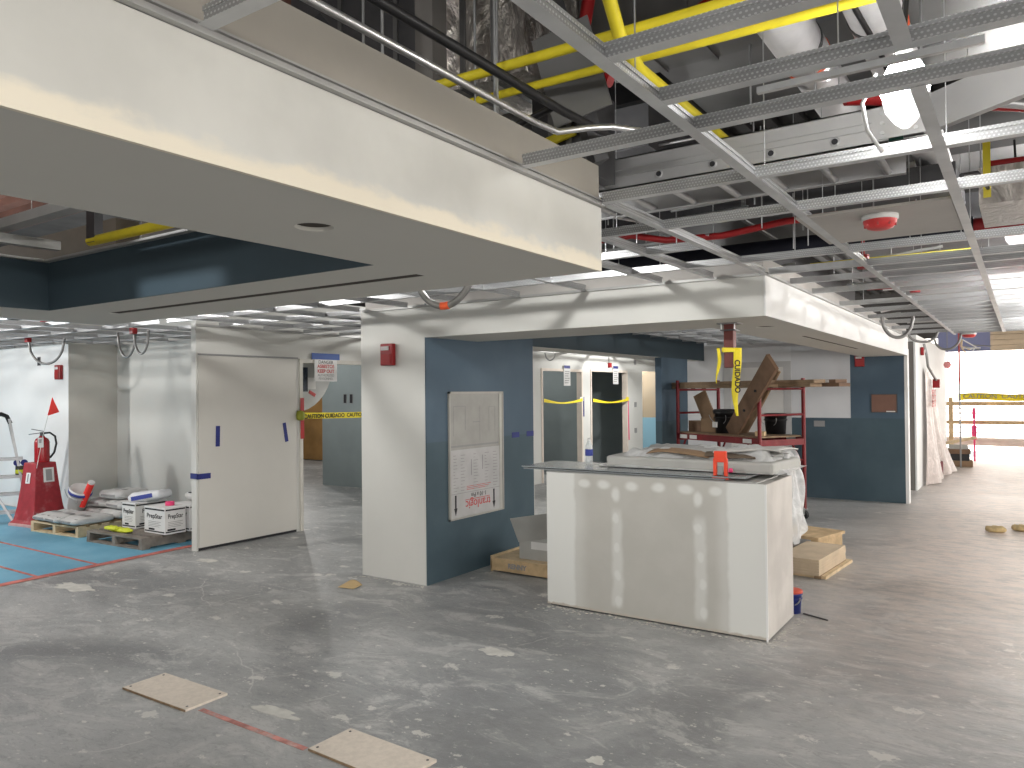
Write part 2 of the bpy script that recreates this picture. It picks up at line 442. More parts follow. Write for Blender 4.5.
# wall beyond the nook along the corridor
wall('wall_pilaster', mat('pilaster_grey', (.19, .178, .163), .75, 0, .04, 2), (-1.66, 14.3, 0, -1.53, 14.42, 2.5))
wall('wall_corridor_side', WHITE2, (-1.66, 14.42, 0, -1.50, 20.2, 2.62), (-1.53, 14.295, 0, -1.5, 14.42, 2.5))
wall('wall_right', WHITE, (7, -6, 0, 7.2, 22., .6), (7, -6, 2.4, 7.2, 22., 4.3), (7, 1.5, .35, 7.2, 1.8, 2.6), (7, 7.5, .35, 7.2, 7.8, 2.6), (7, 13.5, .35, 7.2, 13.8, 2.6))  # unseen side; openings left to the sky for fill light
wall('wall_behind', WHITE, (-24, -6.2, 0, 7.2, -6, .8), (-24, -6.2, 2.3, 7.2, -6, 4.3), (-24, -6.2, .8, -12, -6, 2.3), (-10.5, -6.2, .8, -3, -6, 2.3), (-1.5, -6.2, .8, 1, -6, 2.3), (2.5, -6.2, .8, 7.2, -6, 2.3))  # unseen wall; its openings are shaped to let fill light in
wall('wall_plenum', DECKG, (-24, 21.8, 2.98, 9, 22., 4.3), (-24, 13.5, 2.9, -9.7, 22, 3.0), (-24, -6, 2.95, -23.9, 22, 4.3))

# soffit over the foreground (ring with an open coffer)
so = struct('ceiling_soffit_front', M().box(-2.08, -3.2, SZ, -1.452, 2.80, 2.48), SOFFITW)
cut(so, [M().cyl((-1.75, 1.54, 2.1), (-1.75, 1.54, 2.33), .058, 32)])
so = struct('ceiling_soffit_rear', M().box(-4.67, 2.13, SZ, -2.08, 2.80, 2.48), SOFFITW)
cut(so, [M().box(-4.53, 2.395, 2.1, -2.10, 2.46, 2.30)])
struct('ceiling_soffit_left', M().box(-5.3, -3.2, SZ, -4.67, 2.80, 2.48).box(-4.67, -3.2, SZ, -2.1, -2.6, 2.48), SOFFITW)
struct('ceiling_soffit_face', M().box(-1.452, -3.2, SZ-.001, -1.44, 2.80, 2.468), FACE)
struct('ceiling_soffit_upstand', M().box(-1.462, -3.2, 2.47, -1.45, 2.80, 2.638), PRIMER)
struct('trim_3', M().box(-1.44, -3.2, 2.462, -1.418, 2.80, 2.466).box(-1.44, -3.2, 2.462, -1.436, 2.80, 2.492).box(-1.436, -3.2, 2.486, -1.426, 2.80, 2.492), TRIM)
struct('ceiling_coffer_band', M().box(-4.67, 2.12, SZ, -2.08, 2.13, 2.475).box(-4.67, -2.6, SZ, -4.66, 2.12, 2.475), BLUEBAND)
struct('trim_4', M().box(-4.67, 2.085, 2.475, -2.1, 2.13, 2.487).box(-4.67, -2.6, 2.475, -4.62, 2.085, 2.487), TRIM)
struct('slot_shade', M().box(-4.53, 2.396, 2.202, -2.10, 2.459, 2.29).cyl((-1.75, 1.54, 2.212), (-1.75, 1.54, 2.30), .056, 24).box(-1.711, 7.31, 2.202, -1.673, 10.1, 2.29).cyl((-1.68, 6.05, 2.206), (-1.68, 6.05, 2.3), .068, 24), mat('cavity_shade', (.055, .045, .036), .9))  # dark fill stands in for the shade inside the soffit slots and holes
# soffit around the nook
struct('ceiling_soffit_nook', M().box(-4.392, 5.155, SZ, -1.432, 5.90, 2.47), SOFFITW)
s2 = struct('ceiling_soffit_side', M().box(-2.05, 5.90, SZ, -1.432, 12.6, 2.47), SOFFITW)
cut(s2, [M().box(-1.712, 7.31, 2.1, -1.672, 10.1, 2.3)])
cut(s2, [M().cyl((-1.68, 6.05, 2.1), (-1.68, 6.05, 2.33), .07, 28)])
struct('ceiling_nook_front', M().box(-4.405, 5.13, SZ-.001, -1.43, 5.155, 2.47), WHITE)
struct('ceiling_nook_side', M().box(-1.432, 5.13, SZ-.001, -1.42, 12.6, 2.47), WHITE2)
struct('ceiling_nook_upstand', M().box(-5.15, 5.15, 2.47, -1.44, 5.162, 2.60).box(-1.452, 5.162, 2.47, -1.44, 12.6, 2.60), GYP)
struct('trim_5', M().box(-5.15, 5.105, 2.468, -1.395, 5.13, 2.486).box(-1.42, 5.13, 2.468, -1.395, 12.6, 2.486), TRIM)
# wall angles elsewhere
struct('trim_6', M().box(-7.5, 4.9, 2.462, -7.47, 18.5, 2.486).box(-11.4, 6.13, 2.462, -7.6, 6.16, 2.486).box(-24, 5.42, 2.462, -11.4, 5.45, 2.486), TRIM)

# far opening to daylight
struct('wall_far_header', M().box(-1.66, 20.3, 2.56, -.62, 20.5, 3.05), mat('purple_board', (.22, .24, .40), .7, 0, .08, 2))
hd = M()
for k in range(4): hd.box(-.62, 20.3, 2.56+k*.12, 9, 20.5, 2.56+k*.12+.112)
struct('wall_far_lumber', hd, PLY)
struct('floor_outside', M().box(-60, 22.0, -.25, 60, 24.5, -.02), TARPB)

# ------------------------------------------------------------------ blue floor paper
fp = tag(M().prism([(-24, .5), (-7.45, .5), (-7.70, 3.0), (-7.83, 4.9), (-7.83, 6.1), (-11.35, 6.1), (-11.35, 5.4), (-24, 5.4)], 0, .004).build('floor_paper', BLUEP),
         'light blue protective paper covering the floor at the far left', 'floor paper')
def strip(a, b, w, z=.0045, h=.0012):
    a = Vector((*a, z)); b = Vector((*b, z)); return M().bar(a, b, w, h)
strip((-24, 3.42), (-7.72, 3.42), .035).build('tape_strip', RTAPE, fp)
strip((-24, 4.0), (-7.78, 4.0), .035).build('tape_strip', RTAPE, fp)
eb = M()
for a, b in (((-7.44, .5), (-7.69, 3.0)), ((-7.69, 3.0), (-7.82, 4.9)), ((-7.82, 4.9), (-7.83, 6.1))): eb.bar((*a, .0045), (*b, .0045), .11, .0016)
eb.build('edge_tape', RTAPE, fp)
tag(strip((-3.72, 2.46), (-2.88, 2.46), .034, .001).build('floor_tape', mat('faded_tape', (.50, .22, .19), .8, 0, .3, 14, dirt=((.45, .42, .40), .9))), 'worn red tape line on the concrete floor between the two floor boards', 'tape')

# ------------------------------------------------------------------ ceiling grids
def xt(x0, x1, y, z=GZ+.0016):
    b = M().box(x0, y-.019, z, x1, y+.019, z+.0012)
    b.box(x0, y-.003, z+.0012, x1, y+.003, z+.036).box(x0, y-.0065, z+.032, x1, y+.0065, z+.043); return b
def yt(x, y0, y1, z=GZ):
    b = M().box(x-.019, y0, z, x+.019, y1, z+.0012)
    b.box(x-.003, y0, z+.0012, x+.003, y1, z+.036).box(x-.0065, y0, z+.032, x+.0065, y1, z+.043); return b
OVER = ((-1.38, 7.2, 3, 12.3, 3.0), (-4.3, 7.2, -2.1, 12.4, 3.0), (-4.2, 5.22, -.32, 6.1, 2.88), (-4.2, 4.0, -1.75, 4.76, 3.10), (-1.6, 3.7, 3.0, 5.2, 3.42), (-4.6, 6.2, 3, 7.1, 3.36), (-2.6, 2.9, -1.95, 3.3, 2.62), (-3.6, 3.0, -2.36, 3.8, 3.05), (-1.78, 3.25, -1.0, 4.0, 3.35), (-5.4, 3.1, -3.3, 4.3, 2.68), (-.9, -1, -.68, 9, 3.10), (-.58, -1, -.36, 9, 3.10), (-5, 4.88, 4, 5.12, 3.74), (-4, 5.5, 4, 5.7, 2.64))
def wire(x, y, z0=GZ+.04, z1=DK):
    for a, b_, c_, d_, z in OVER:
        if a-.02 < x < c_+.02 and b_-.02 < y < d_+.02: z1 = min(z1, z)
    return M().cyl((x, y, z0), (x, y, z1), .0022, 5)
g1 = thing('ceiling_grid', (0, 0, 0), 'open galvanised tee grid hanging over the corridor at the right', 'ceiling grid')
for x in (-.805, -.213): yt(x, -1.5, 12.45 if x < -.5 else 1.90).build('main_runner', TEE, g1)
yt(-.213, 2.17, 12.3).build('main_runner', TEE, g1)
for x in (.38, .97, 1.56): yt(x, -1.5, 12.4).build('main_runner', TEE, g1)
for x0, y in ((-1.41, .95), (-.80, 1.585), (-.80, 1.905), (-1.41, 2.165), (-1.42, 2.775), (-1.42, 3.39), (-1.42, 4.575)):
    xt(x0, 4., y).build('cross_tee', TEE, g1)
for y in (5.12, 5.68, 6.36, 7.45): xt(-1.40, -.805, y+.02, GZ+.0016).build('cross_tee', GALV, g1)
for y in (5.15, 5.42, 5.75, 6.05, 6.36, 6.66, 7.0, 7.45, 7.85, 8.25, 8.65, 9.05, 9.45, 9.85, 10.3, 10.75, 11.2, 11.7, 12.2):
    xt(-.80, 4., y).build('cross_tee', TEE, g1)
for y in (8.2, 9.0, 9.8, 10.8, 11.8): xt(-1.40, -.80, y).build('cross_tee', TEE, g1)
yt(-1.415, 2.80, 5.10).build('wall_runner', TEE, g1)
for x, y in ((-.8, 1.75), (-.8, 2.9), (-.8, 3.9), (-.8, 5.), (-.8, 6.2), (-.8, 7.6), (-.21, 3.), (-.21, 4.4), (-.21, 5.6), (-.21, 6.9), (-.5, 5.15), (-1.1, 5.7), (-.5, 6.4), (-1.1, 6.4), (-1.1, 4.6), (-.5, 4.6), (-.4, 2.17), (-1.2, 7.5)):
    wire(x, y).build('hanger_wire', GALV, g1)
# short hanger clip on the third tee
M().box(-.55, 1.93, 2.452, -.06, 1.945, 2.468).build('clip_bar', GALV, g1)
g2 = thing('ceiling_grid', (0, 0, 0), 'open tee grid between the foreground bulkhead and the white column', 'ceiling grid')
for x in (-1.76, -2.13, -2.75, -3.35, -3.95, -4.55, -5.15, -5.75, -6.35, -6.95): yt(x, 2.82 if x > -5.3 else -2, 5.07 if x > -5.2 else 18).build('main_runner', TEE, g2)
for y in (3.39, 3.97, 4.575): xt(-7.48, -1.42, y, GZ+.0016).build('cross_tee', TEE, g2)
for y in (-1.5, -.3, .6, 1.2, 1.8, 2.4, 2.95): xt(-7.48, -5.32, y, GZ+.0016).build('cross_tee', TEE, g2)
for y in (5.2, 5.8, 6.4, 7., 7.6, 8.2, 9, 10, 11, 12, 13, 14, 15, 16, 17): xt(-7.48, -5.18, y, GZ+.0016).build('cross_tee', TEE, g2)
for x, y in ((-1.76, 3.6), (-2.13, 4.2), (-2.75, 3.39), (-3.35, 3.97), (-2.4, 4.57), (-3.95, 3.39), (-4.55, 4.2), (-5.75, 3.3)): wire(x, y).build('hanger_wire', GALV, g2)
g3 = thing('ceiling_grid', (0, 0, 0), 'open tee grid over the blue papered floor at the far left', 'ceiling grid')
for x in (-8.2, -8.8, -9.4, -10, -10.6, -11.2, -11.8, -12.4, -13, -13.6, -14.2, -15, -16, -17): yt(x, -3, 6.13 if x > -11.4 else 5.42).build('main_runner', TEE, g3)
for y in (-2.4, -1.5, -.6, 0, .6, 1.2, 1.8, 2.4, 2.95, 3.39, 3.97, 4.575, 5.15): xt(-20, -7.62, y, GZ+.0016).build('cross_tee', TEE, g3)
xt(-11.38, -7.62, 5.7, GZ+.001).build('cross_tee', TEE, g3)
g4 = thing('ceiling_grid', (0, 0, 0), 'tee grid in the ceiling opening above the red scaffold', 'ceiling grid')
for x in (-2.5, -3.1, -3.7, -4.2): yt(x, 5.92, 12.58).build('main_runner', TEE, g4)
for y in (6.4, 7., 7.6, 8.2, 8.8, 9.4, 10, 10.6, 11.2, 11.8, 12.3): xt(-4.38, -2.06, y, GZ+.0016).build('cross_tee', TEE, g4)
g5 = thing('ceiling_grid', (0, 0, 0), 'grey furring frame inside the open coffer at upper left', 'ceiling grid')
M().box(-4.62, 1.80, 2.60, -2.2, 1.87, 2.65).build('furring_channel', TRIM, g5)
M().box(-4.62, .9, 2.62, -2.2, .96, 2.66).build('furring_channel', TRIM, g5)
M().bar((-4.55, .6, 2.55), (-4.50, 2.10, 2.55), .06, .05).build('furring_channel', TRIM, g5)
for x, y in ((-4.2, 1.83), (-3.2, 1.83), (-4.0, .93)): wire(x, y, 2.65).build('hanger_wire', GALV, g5)

# gypsum panel with the detector
tag(M().box(-.845, 3.55, GZ+.002, -.235, 4.27, GZ+.0145).build('ceiling_panel', GYP), 'grey board laid in the ceiling grid behind the work light', 'panel')
def detector(loc, label, r=.075):
    t = thing('smoke_detector', loc, label, 'smoke detector')
    M().lathe([(0.001, 0), (r, 0), (r, -.018), (r*.94, -.022)], 28).build('base', PAPER, t)
    M().lathe([(r*.93, -.020), (r*.9, -.035), (r*.7, -.055), (r*.45, -.062), (.001, -.062)], 28).build('dust_cover', mat('red_dust_cover', (.62, .05, .05), .4, 0, .1, 20), t)
    b = M()
    for k in range(8):
        a = k*PI/4; b.box(-.004, -.004, -.05, .004, .004, -.03)
        for i in range(len(b.v)-8, len(b.v)):
            x, y, z = b.v[i]; b.v[i] = (x+r*.82*math.cos(a), y+r*.82*math.sin(a), z)
    b.build('vent_rib', REDINK, t)
    return t
detector((-.52, 3.70, GZ+.002), 'round detector with a red dust cover under the grey ceiling board')
detector((-.62, 12.2, GZ-.004), 'small red covered detector far down the corridor ceiling', .09)

# ------------------------------------------------------------------ services in the ceiling void
def pipe(name, pts, r, m, label, cat='pipe', n=14): return tag(M().tube(pts, r, n).build(name, m), label, cat)
# ladder cable tray
ct = thing('cable_tray', (0, 3.38, 2.70), 'wide aluminium ladder tray with round holes behind the ceiling tees', 'cable tray')
def rail(y, flip):
    b = M().box(-3.2, y, 0, -.44, y+.006, .15)
    d = -.03 if flip else .03
    b.box(-3.2, y, 0, -.44, y+d, .006).box(-3.2, y, .144, -.44, y+d, .15)
    return b
rail(0, False).box(-3.2, -.008, .058, -.44, 0, .066).box(-3.2, -.006, .088, -.44, 0, .094).build('side_rail', ALU, ct)
rail(.56, True).build('side_rail', ALU, ct)
for i in range(12): M().cyl((-3.1+i*.235, .007, .018), (-3.1+i*.235, .56, .018), .017, 12).build('rung', ALU, ct)
for i in range(10):
    h = M().lathe([(.020, -.010), (.020, .001), (.011, .001), (.011, -.012)], 16, mtx=Matrix.Rotation(PI/2, 3, 'X')); x = -3.0+i*.262
    o = h.build('hole_collar', ALU, ct); o.location = (x, -.004, .038)
    o2 = M().cyl((0, -.001, 0), (0, -.0035, 0), .0125, 14).build('hole', INK, ct); o2.location = (x, -.004, .038)
sp = M().box(-.50, -.012, .012, -.30, -.004, .142).build('splice_plate', ALU, ct)
for x in (-.46, -.34):
    for z in (.035, .075, .115): M().cyl((x, -.012, z), (x, -.02, z), .008, 8).build('bolt', GALV, sp)
ct2 = thing('cable_tray', (-.30, 3.36, 2.70), 'short aluminium tray arm slanting down right beside the glowing work light', 'cable tray')
for o in ((0, 0), (.40, .40)):
    a = Vector((o[0], o[1], .075)); b_ = a+Vector((1.25, -.95, 0))
    M().bar(a, b_, .008, .15).bar(a+Vector((0, 0, -.073)), b_+Vector((0, 0, -.073)), .035, .006).build('side_rail', ALU, ct2)
for k in range(4):
    t_ = .18+k*.24; p_ = Vector((1.25*t_, -.95*t_, .018)); M().cyl(p_, p_+Vector((.40, .40, 0)), .017, 12).build('rung', ALU, ct2)
# cables lying in the tray
for k, (dy, mm, lb) in enumerate(((.14, mat('green_cable', (.01, .07, .05), .5), 'dark green cable lying on the tray rungs'), (.3, BLACK, 'black cable lying on the tray rungs'))):
    tag(M().tube([(-3.1+i*.3, 3.38+dy+.02*math.sin(i*1.3+k), 2.748) for i in range(10)], .011, 8).build('cable', mm), lb, 'cable')
# insulated water pipes
def insulated(x, z, y0, y1, label, js):
    t = thing('insulated_pipe', (x, 0, z), label, 'pipe')
    M().cyl((0, y0, 0), (0, y1, 0), .10, 24).build('jacket', PIPEW, t)
    M().cyl((0, js, 0), (0, js+.30, 0), .102, 24).build('metal_sleeve', SILV, t)
    M().cyl((0, js+.14, 0), (0, js+.175, 0), .1045, 24).build('orange_band', ORNG, t)
    M().cyl((0, js-.02, 0), (0, js+.005, 0), .1045, 24).build('wire_band', DARKST, t)
insulated(-.79, 3.2, -1, 7.1, 'white jacketed pipe with orange band, left of the overhead pair', 3.40)
insulated(-.47, 3.2, -1, 7.1, 'white jacketed pipe with orange band, right of the overhead pair', 3.30)
tag(M().tube([(-.50, 2.4, 3.09), (-.49, 3.0, 3.088), (-.47, 3.4, 3.085), (-.45, 3.55, 3.02), (-.44, 3.6, 2.9)], .011, 8).build('cable', RUBBER), 'black cable draped along the right white pipe', 'cable')
# yellow gas pipes
pipe('gas_pipe', [(-3.0, 2.44, 3.0), (1.5, 2.56, 3.0)], .020, YEL, 'yellow gas pipe, the nearer of the two running across')
pipe('gas_pipe', [(-3.0, 2.60, 2.97), (1.5, 2.74, 2.97)], .017, YEL, 'yellow gas pipe, the farther of the two running across')
pipe('gas_pipe', [(-1.10, 1.9, 3.12), (-1.14, 2.25, 3.08), (-1.16, 2.42, 2.94), (-1.17, 2.6, 2.90), (-1.17, 3.6, 2.90)], .024, YEL, 'yellow gas pipe bending down across the other two')
pipe('gas_pipe', [(-4.55, 2.3, 2.615), (-2.6, 2.3, 2.615)], .028, YEL, 'yellow gas pipe glimpsed through the coffer opening')
pipe('gas_pipe', [(-2.2, 6.6, 2.85), (-.1, 6.6, 2.85), (.3, 6.9, 2.85)], .02, YEL, 'yellow pipe beyond the navy insulated main')
pipe('gas_pipe', [(-1.93, 2.92, 2.80), (-1.66, 2.98, 2.88)], .022, YEL, 'short slanting yellow pipe behind the foreground bulkhead')
# red sprinkler pipes
pipe('sprinkler_pipe', [(-.25, 5.6, 2.72), (4, 5.66, 2.72)], .055, REDP, 'thick red sprinkler main crossing at the right edge')
pipe('insulated_main', [(-3.6, 5.62, 2.72), (-.25, 5.6, 2.72)], .072, NAVY, 'navy insulated main behind the ceiling board')
pipe('sprinkler_pipe', [(-.62, 3.50, 2.95), (-.53, 3.56, 2.95), (.02, 4.05, 2.95), (2.5, 4.9, 2.95)], .026, REDP, 'red sprinkler line passing behind the work light')
pipe('sprinkler_pipe', [(-3.4, 4.75, 2.74), (-2.15, 4.62, 2.74), (-1.95, 4.72, 2.70), (-1.6, 4.8, 2.70), (-1.2, 4.8, 2.74), (-.9, 4.8, 2.74)], .022, REDP, 'thin wavy red pipe between the two bulkheads')
pipe('sprinkler_pipe', [(-1.30, 3.1, 3.25), (-1.05, 3.25, 3.45), (-.8, 3.3, 3.6)], .022, REDP, 'dark red pipe high behind the yellow pipes')
pipe('sprinkler_pipe', [(-1.60, 3.02, 3.5), (-1.64, 3.02, 3.3), (-1.66, 3.02, 3.17), (-1.60, 3.02, 3.12), (-1.5, 3.02, 3.08)], .03, REDP, 'red drop pipe under the yellow pipes')
pipe('sprinkler_pipe', [(-.15, 4.4, 2.8), (3, 4.6, 2.8)], .02, REDP, 'thin red branch line above the main at right')
# conduits
pipe('conduit', [(-1.49, -.8, 2.705), (-1.485, 2.36, 2.70), (-1.47, 2.50, 2.70), (-1.40, 2.62, 2.735), (-1.34, 2.70, 2.75), (-1.2, 2.95, 2.76)], .0125, SILV, 'silver conduit running along the top of the bulkhead')
pipe('black_pipe', [(-1.48, -.5, 2.80), (-1.48, 2.55, 2.80), (-1.45, 3.0, 2.80)], .017, BLACK, 'black pipe above the silver conduit')
pipe('black_pipe', [(-1.9, 2.62, 2.78), (-1.48, 2.50, 2.80)], .014, BLACK, 'short black branch pipe joining the black line')
def post(name, a, b_, w, h, m, label, cat): return tag(M().bar(a, b_, w, h).build(name, m), label, cat)
# ducts
def duct(name, b, m, label):
    t = thing(name, ((b[0]+b[3])/2, (b[1]+b[4])/2, b[2]), label, 'duct')
    cx, cy, cz = t.location
    M().box(b[0]-cx, b[1]-cy, 0, b[3]-cx, b[4]-cy, b[5]-cz).build('shell', m, t)
    for k in range(2):
        x = b[0]-cx+(b[3]-b[0])*(.33+.34*k); M().box(x, b[1]-cy-.012, -.012, x+.03, b[4]-cy+.012, b[5]-cz+.012).build('flange', DUCT, t)
    return t
duct('duct', (-1.6, 3.7, 3.42, 3.0, 4.8, 3.9), DUCT, 'large grey sheet metal duct behind the yellow pipes')
duct('duct', (-1.38, 7.2, 3.0, 3, 12.3, 3.3), DARKST, 'added dark box darkening the void over the far corridor ceiling grid')  # box added to darken the gaps in the grid and hide deck ribs
duct('duct', (-4.3, 7.2, 3.0, -2.1, 12.4, 3.3), DARKST, 'added dark box darkening the void above the nook ceiling opening')  # box added to keep the void over the nook dark
duct('duct', (-4.2, 5.22, 2.88, -.32, 6.1, 3.06), DARKST, 'added dark flat box hiding the deck above the navy main')  # box added, like the next one, to cover deck ribs with darkness
duct('duct', (-4.2, 4.0, 3.10, -1.75, 4.76, 3.35), DARKST, 'added dark flat box hiding the deck above the wavy red pipe')
duct('duct', (-4.6, 6.2, 3.36, 3, 7.1, 3.7), DUCT, 'grey duct beyond the navy main')
duct('duct', (-1.9, 3.0, 2.70, -1.62, 3.3, 3.1), DARKST, 'dark fire damper box hanging behind the bulkhead corner')
duct('duct', (-2.6, 2.9, 2.62, -1.95, 3.30, 3.0), DUCT, 'small grey duct under the foil wrapped one')
duct('foil_wrapped_duct', (-2.32, 2.78, 3.12, -1.80, 3.5, 4.1), FOIL, 'crumpled foil wrapped duct above the bulkhead')
duct('duct', (-3.6, 3.0, 3.05, -2.36, 3.8, 4.1), DARKST, 'dark grey duct left of the foil wrapped one')
duct('duct', (-1.78, 3.25, 3.35, -1.0, 3.66, 4.1), DUCT, 'tall grey duct side right of the foil wrapped one')
post('steel_plate', (-1.62, 2.78, 3.25), (-1.52, 2.80, 2.86), .012, .26, DUCT, 'tilted grey steel plate above the silver conduit', 'plate')
duct('foil_wrapped_duct', (-.17, 4.35, 2.60, 1.6, 5.0, 2.78), FOIL, 'crumpled silver duct behind the grid at the right edge')
duct('duct', (-5.4, 3.1, 2.68, -3.3, 4.3, 3.05), DUCT, 'grey duct hidden in the void behind the coffer')
post('steel_post', (-2.18, 2.6, 2.5), (-2.18, 2.6, DK), .10, .10, mat('grey_post', (.19, .18, .17), .5, .4), 'grey vertical steel post above the bulkhead', 'steel post')
post('steel_brace', (-2.5, 2.2, 3.3), (-2.05, 2.72, 2.5), .05, .08, BLACK, 'black sloping steel brace left of the grey post', 'brace')
post('steel_brace', (-1.75, 2.75, 3.75), (-1.55, 3.0, 2.72), .07, .07, DARKST, 'dark sloping brace right of the grey post', 'brace')
post('steel_beam', (-5, 5.0, 3.9), (4, 5.0, 3.9), .2, .3, DARKST, 'dark steel beam high above the grid', 'beam')
post('steel_beam', (-6.6, 2.72, 2.72), (-4.9, 2.72, 2.72), .16, .30, mat('tan_beam', (.22, .19, .15), .7), 'tan beam seen through the coffer opening', 'beam')
post('steel_post', (-4.5, 2.3, 2.6), (-4.5, 2.3, 3.8), .05, .09, DARKST, 'short dark hanger post seen through the coffer', 'steel post')
for k, (x, y) in enumerate(((-1.95, 2.62), (-1.75, 2.5), (-1.62, 2.3), (-2.3, 2.3), (-2.0, 2.1))):
    tag(M().cyl((x, y, 2.5), (x, y, DK), .006, 6).build('threaded_rod', GALV), 'thin vertical steel rod above the foreground bulkhead', 'rod', 'threaded rods over the bulkhead')
for k, (x, y) in enumerate(((-1.2, 2.47), (-.68, 2.55), (-1.06, 3.62), (-.34, 3.62), (-.72, 3.4))):
    tag(M().cyl((x, y, 2.97), (x, y, DK), .005, 6).build('pipe_hanger', GALV), 'thin hanger rod above the yellow and white pipes', 'hanger', 'pipe hangers over the corridor')
rr = random.Random(21)
for k in range(22):
    y = rr.uniform(3.95, 4.85); x0 = rr.uniform(-3.0, -1.6); z = rr.uniform(2.66, 3.2); m = rr.choice((SILV, DARKST, GALV, mat('dull_tan', (.28, .24, .17), .7) if k == 0 else SILV, GALV))
    pts = [(x0, y, z), (x0+rr.uniform(.5, 1.6), y+rr.uniform(-.12, .12), z+rr.uniform(-.05, .05))]
    if k % 3 == 0: pts = [(x0, rr.uniform(4.0, 4.3), z), (x0+rr.uniform(-.3, .3), rr.uniform(4.6, 5.05), z)]
    tag(M().tube(pts, rr.uniform(.006, .014), 8).build('conduit_run', m), 'thin metal conduit in the ceiling void beyond the cable tray', 'conduit', 'thin conduits above the grid')
for k in range(26):
    x = rr.uniform(-2.9, -.1); y = rr.uniform(3.98, 5.4); z = rr.uniform(2.55, 2.75)
    tag(M().cyl((x, y, z), (x, y, z+rr.uniform(.35, .6)), rr.uniform(.003, .005), 5).build('hanger_rod', GALV), 'thin upright hanger rod in the ceiling void beyond the cable tray', 'hanger rod', 'hanger rods above the grid')
for k in range(14):
    x = rr.uniform(-2.6, -.2); y = rr.uniform(6.0, 11.5); z = rr.uniform(2.56, 2.8); a = rr.uniform(-.4, .4)
    tag(M().tube([(x, y, z), (x+.5+a, y+.3*a, z+.05)], .012, 8).build('cable_run', rr.choice((PIPEW, BLACK, SILV, GALV))), 'short cable run in the ceiling void over the corridor', 'cable', 'cable runs over the corridor')
tag(M().box(-.150, 4.30, 2.62, -.118, 4.304, 2.92).build('hanger_strap', YEL), 'yellow strap hanging by the silver duct at the right edge', 'strap')
tag(M().tube([(-.19, 3.42, 2.53), (-.15, 3.7, 2.60), (-.13, 4.0, 2.62), (-.13, 4.28, 2.66)], .009, 8).build('cable', RUBBER), 'short black cable beside the yellow strap', 'cable')
pipe('gas_pipe', [(-1.35, 6.12, 2.66), (-.3, 6.14, 2.66), (-.12, 6.3, 2.66)], .018, YEL, 'slim yellow pipe just above the grid beyond the detector')
# far ceiling clutter over the corridor
for k in range(5):
    y = 7.3+k*1.05; z = 2.62+.11*(k % 4); m = (SILV, REDP, PIPEW, YEL, ALU)[k % 5]
    nm = ('silver', 'red', 'white', 'yellow', 'aluminium')[k % 5]
    pipe('branch_pipe', [(-1.3, y, z), (3, y+.1, z)], .03, m, '%s branch pipe in the void, %s from the navy main' % (nm, ('first', 'second', 'third', 'fourth', 'fifth', 'sixth', 'seventh', 'eighth', 'ninth')[k]), n=10)

# flexible conduit loops
def loop(a, b_, drop, r, label, cat='conduit', band=False, cap=False, seg=16):
    a = Vector(a); b_ = Vector(b_); t = thing('flexible_conduit', (a.x, a.y, a.z), label, cat); pts = []
    for i in range(seg+1):
        u = i/seg; p = a.lerp(b_, u)-a; p.z -= drop*math.sqrt(max(0, 1-(2*u-1)**2)); pts.append(p)
    M().tube(pts, r, 8).build('sleeve', FLEXC, t)
    if band: m_ = pts[seg//2-1:seg//2+2]; M().tube(m_, r*1.12, 10).build('orange_tape', ORNG, t)
    if cap: M().box(-.05, -.03, -.035, .03, .03, .04).build('junction_cap', REDP, t, .008)
    return t
loop((-2.78, 3.15, 2.44), (-2.42, 3.25, 2.47), .28, .019, 'thick grey flexible conduit loop with orange tape above the alarm', band=True)
loop((-11.0, 4.75, 2.47), (-10.45, 4.95, 2.47), .33, .016, 'wide grey conduit loop with red box near the left wall', cap=True)
loop((-9.05, 4.9, 2.47), (-8.75, 4.95, 2.47), .30, .014, 'grey conduit loop over the pallets, the left one of two')
loop((-8.70, 4.9, 2.47), (-8.47, 4.95, 2.47), .27, .014, 'grey conduit loop over the pallets, the right one of two', cap=True)
loop((-1.22, 8.7, 2.46), (-.95, 8.9, 2.46), .22, .018, 'grey conduit loop hanging beside the bright nook soffit')
loop((-1.28, 11.4, 2.46), (-.95, 11.6, 2.46), .13, .018, 'shallow grey conduit loop at the end of the nook soffit')
loop((-1.05, 12.25, 2.44), (-.72, 12.3, 2.47), .20, .016, 'dark conduit loop before the daylight opening')
loop((-7.0, 11.4, 2.4), (-6.85, 11.5, 2.4), .13, .012, 'small cable loop above the corridor doors')
hc = thing('hanging_cable', (-1.46, 15.2, 0), 'grey flexible cable with red box hanging on the corridor wall', 'cable')
M().tube([(.0, 0, 2.5), (.04, 0, 2.3), (.05, .1, 2.1), (.09, .5, 1.95), (.10, 1.0, 1.86)], .022, 8).build('sleeve', FLEXC, hc)
M().box(.04, .95, 1.72, .16, 1.05, 1.88).build('red_box', SREDM, hc, .01)
al = thing('corridor_alarm', (-1.49, 15.0, 2.36), 'small red alarm high on the bright corridor wall', 'alarm')
M().box(0, -.05, -.07, .05, .05, .07).build('body', SREDM, al, .008); M().cyl((.05, 0, 0), (.07, 0, 0), .03, 12).build('lens', PAPER, al)
for x, y, z, lb in ((-.72, 6.9, 2.50, 'small red sprinkler fitting above the nook soffit'), (-.87, 5.45, 2.52, 'red clamp fitting on the navy main'), (-8.9, 4.0, 2.50, 'red junction cap in the far left ceiling')):
    t = thing('sprinkler_fitting', (x, y, z), lb, 'fitting')
    M().cyl((0, 0, -.02), (0, 0, .07), .038, 16).build('cup', REDP, t); M().cyl((0, 0, .07), (0, 0, .2), .012, 10).build('stem', REDP, t)

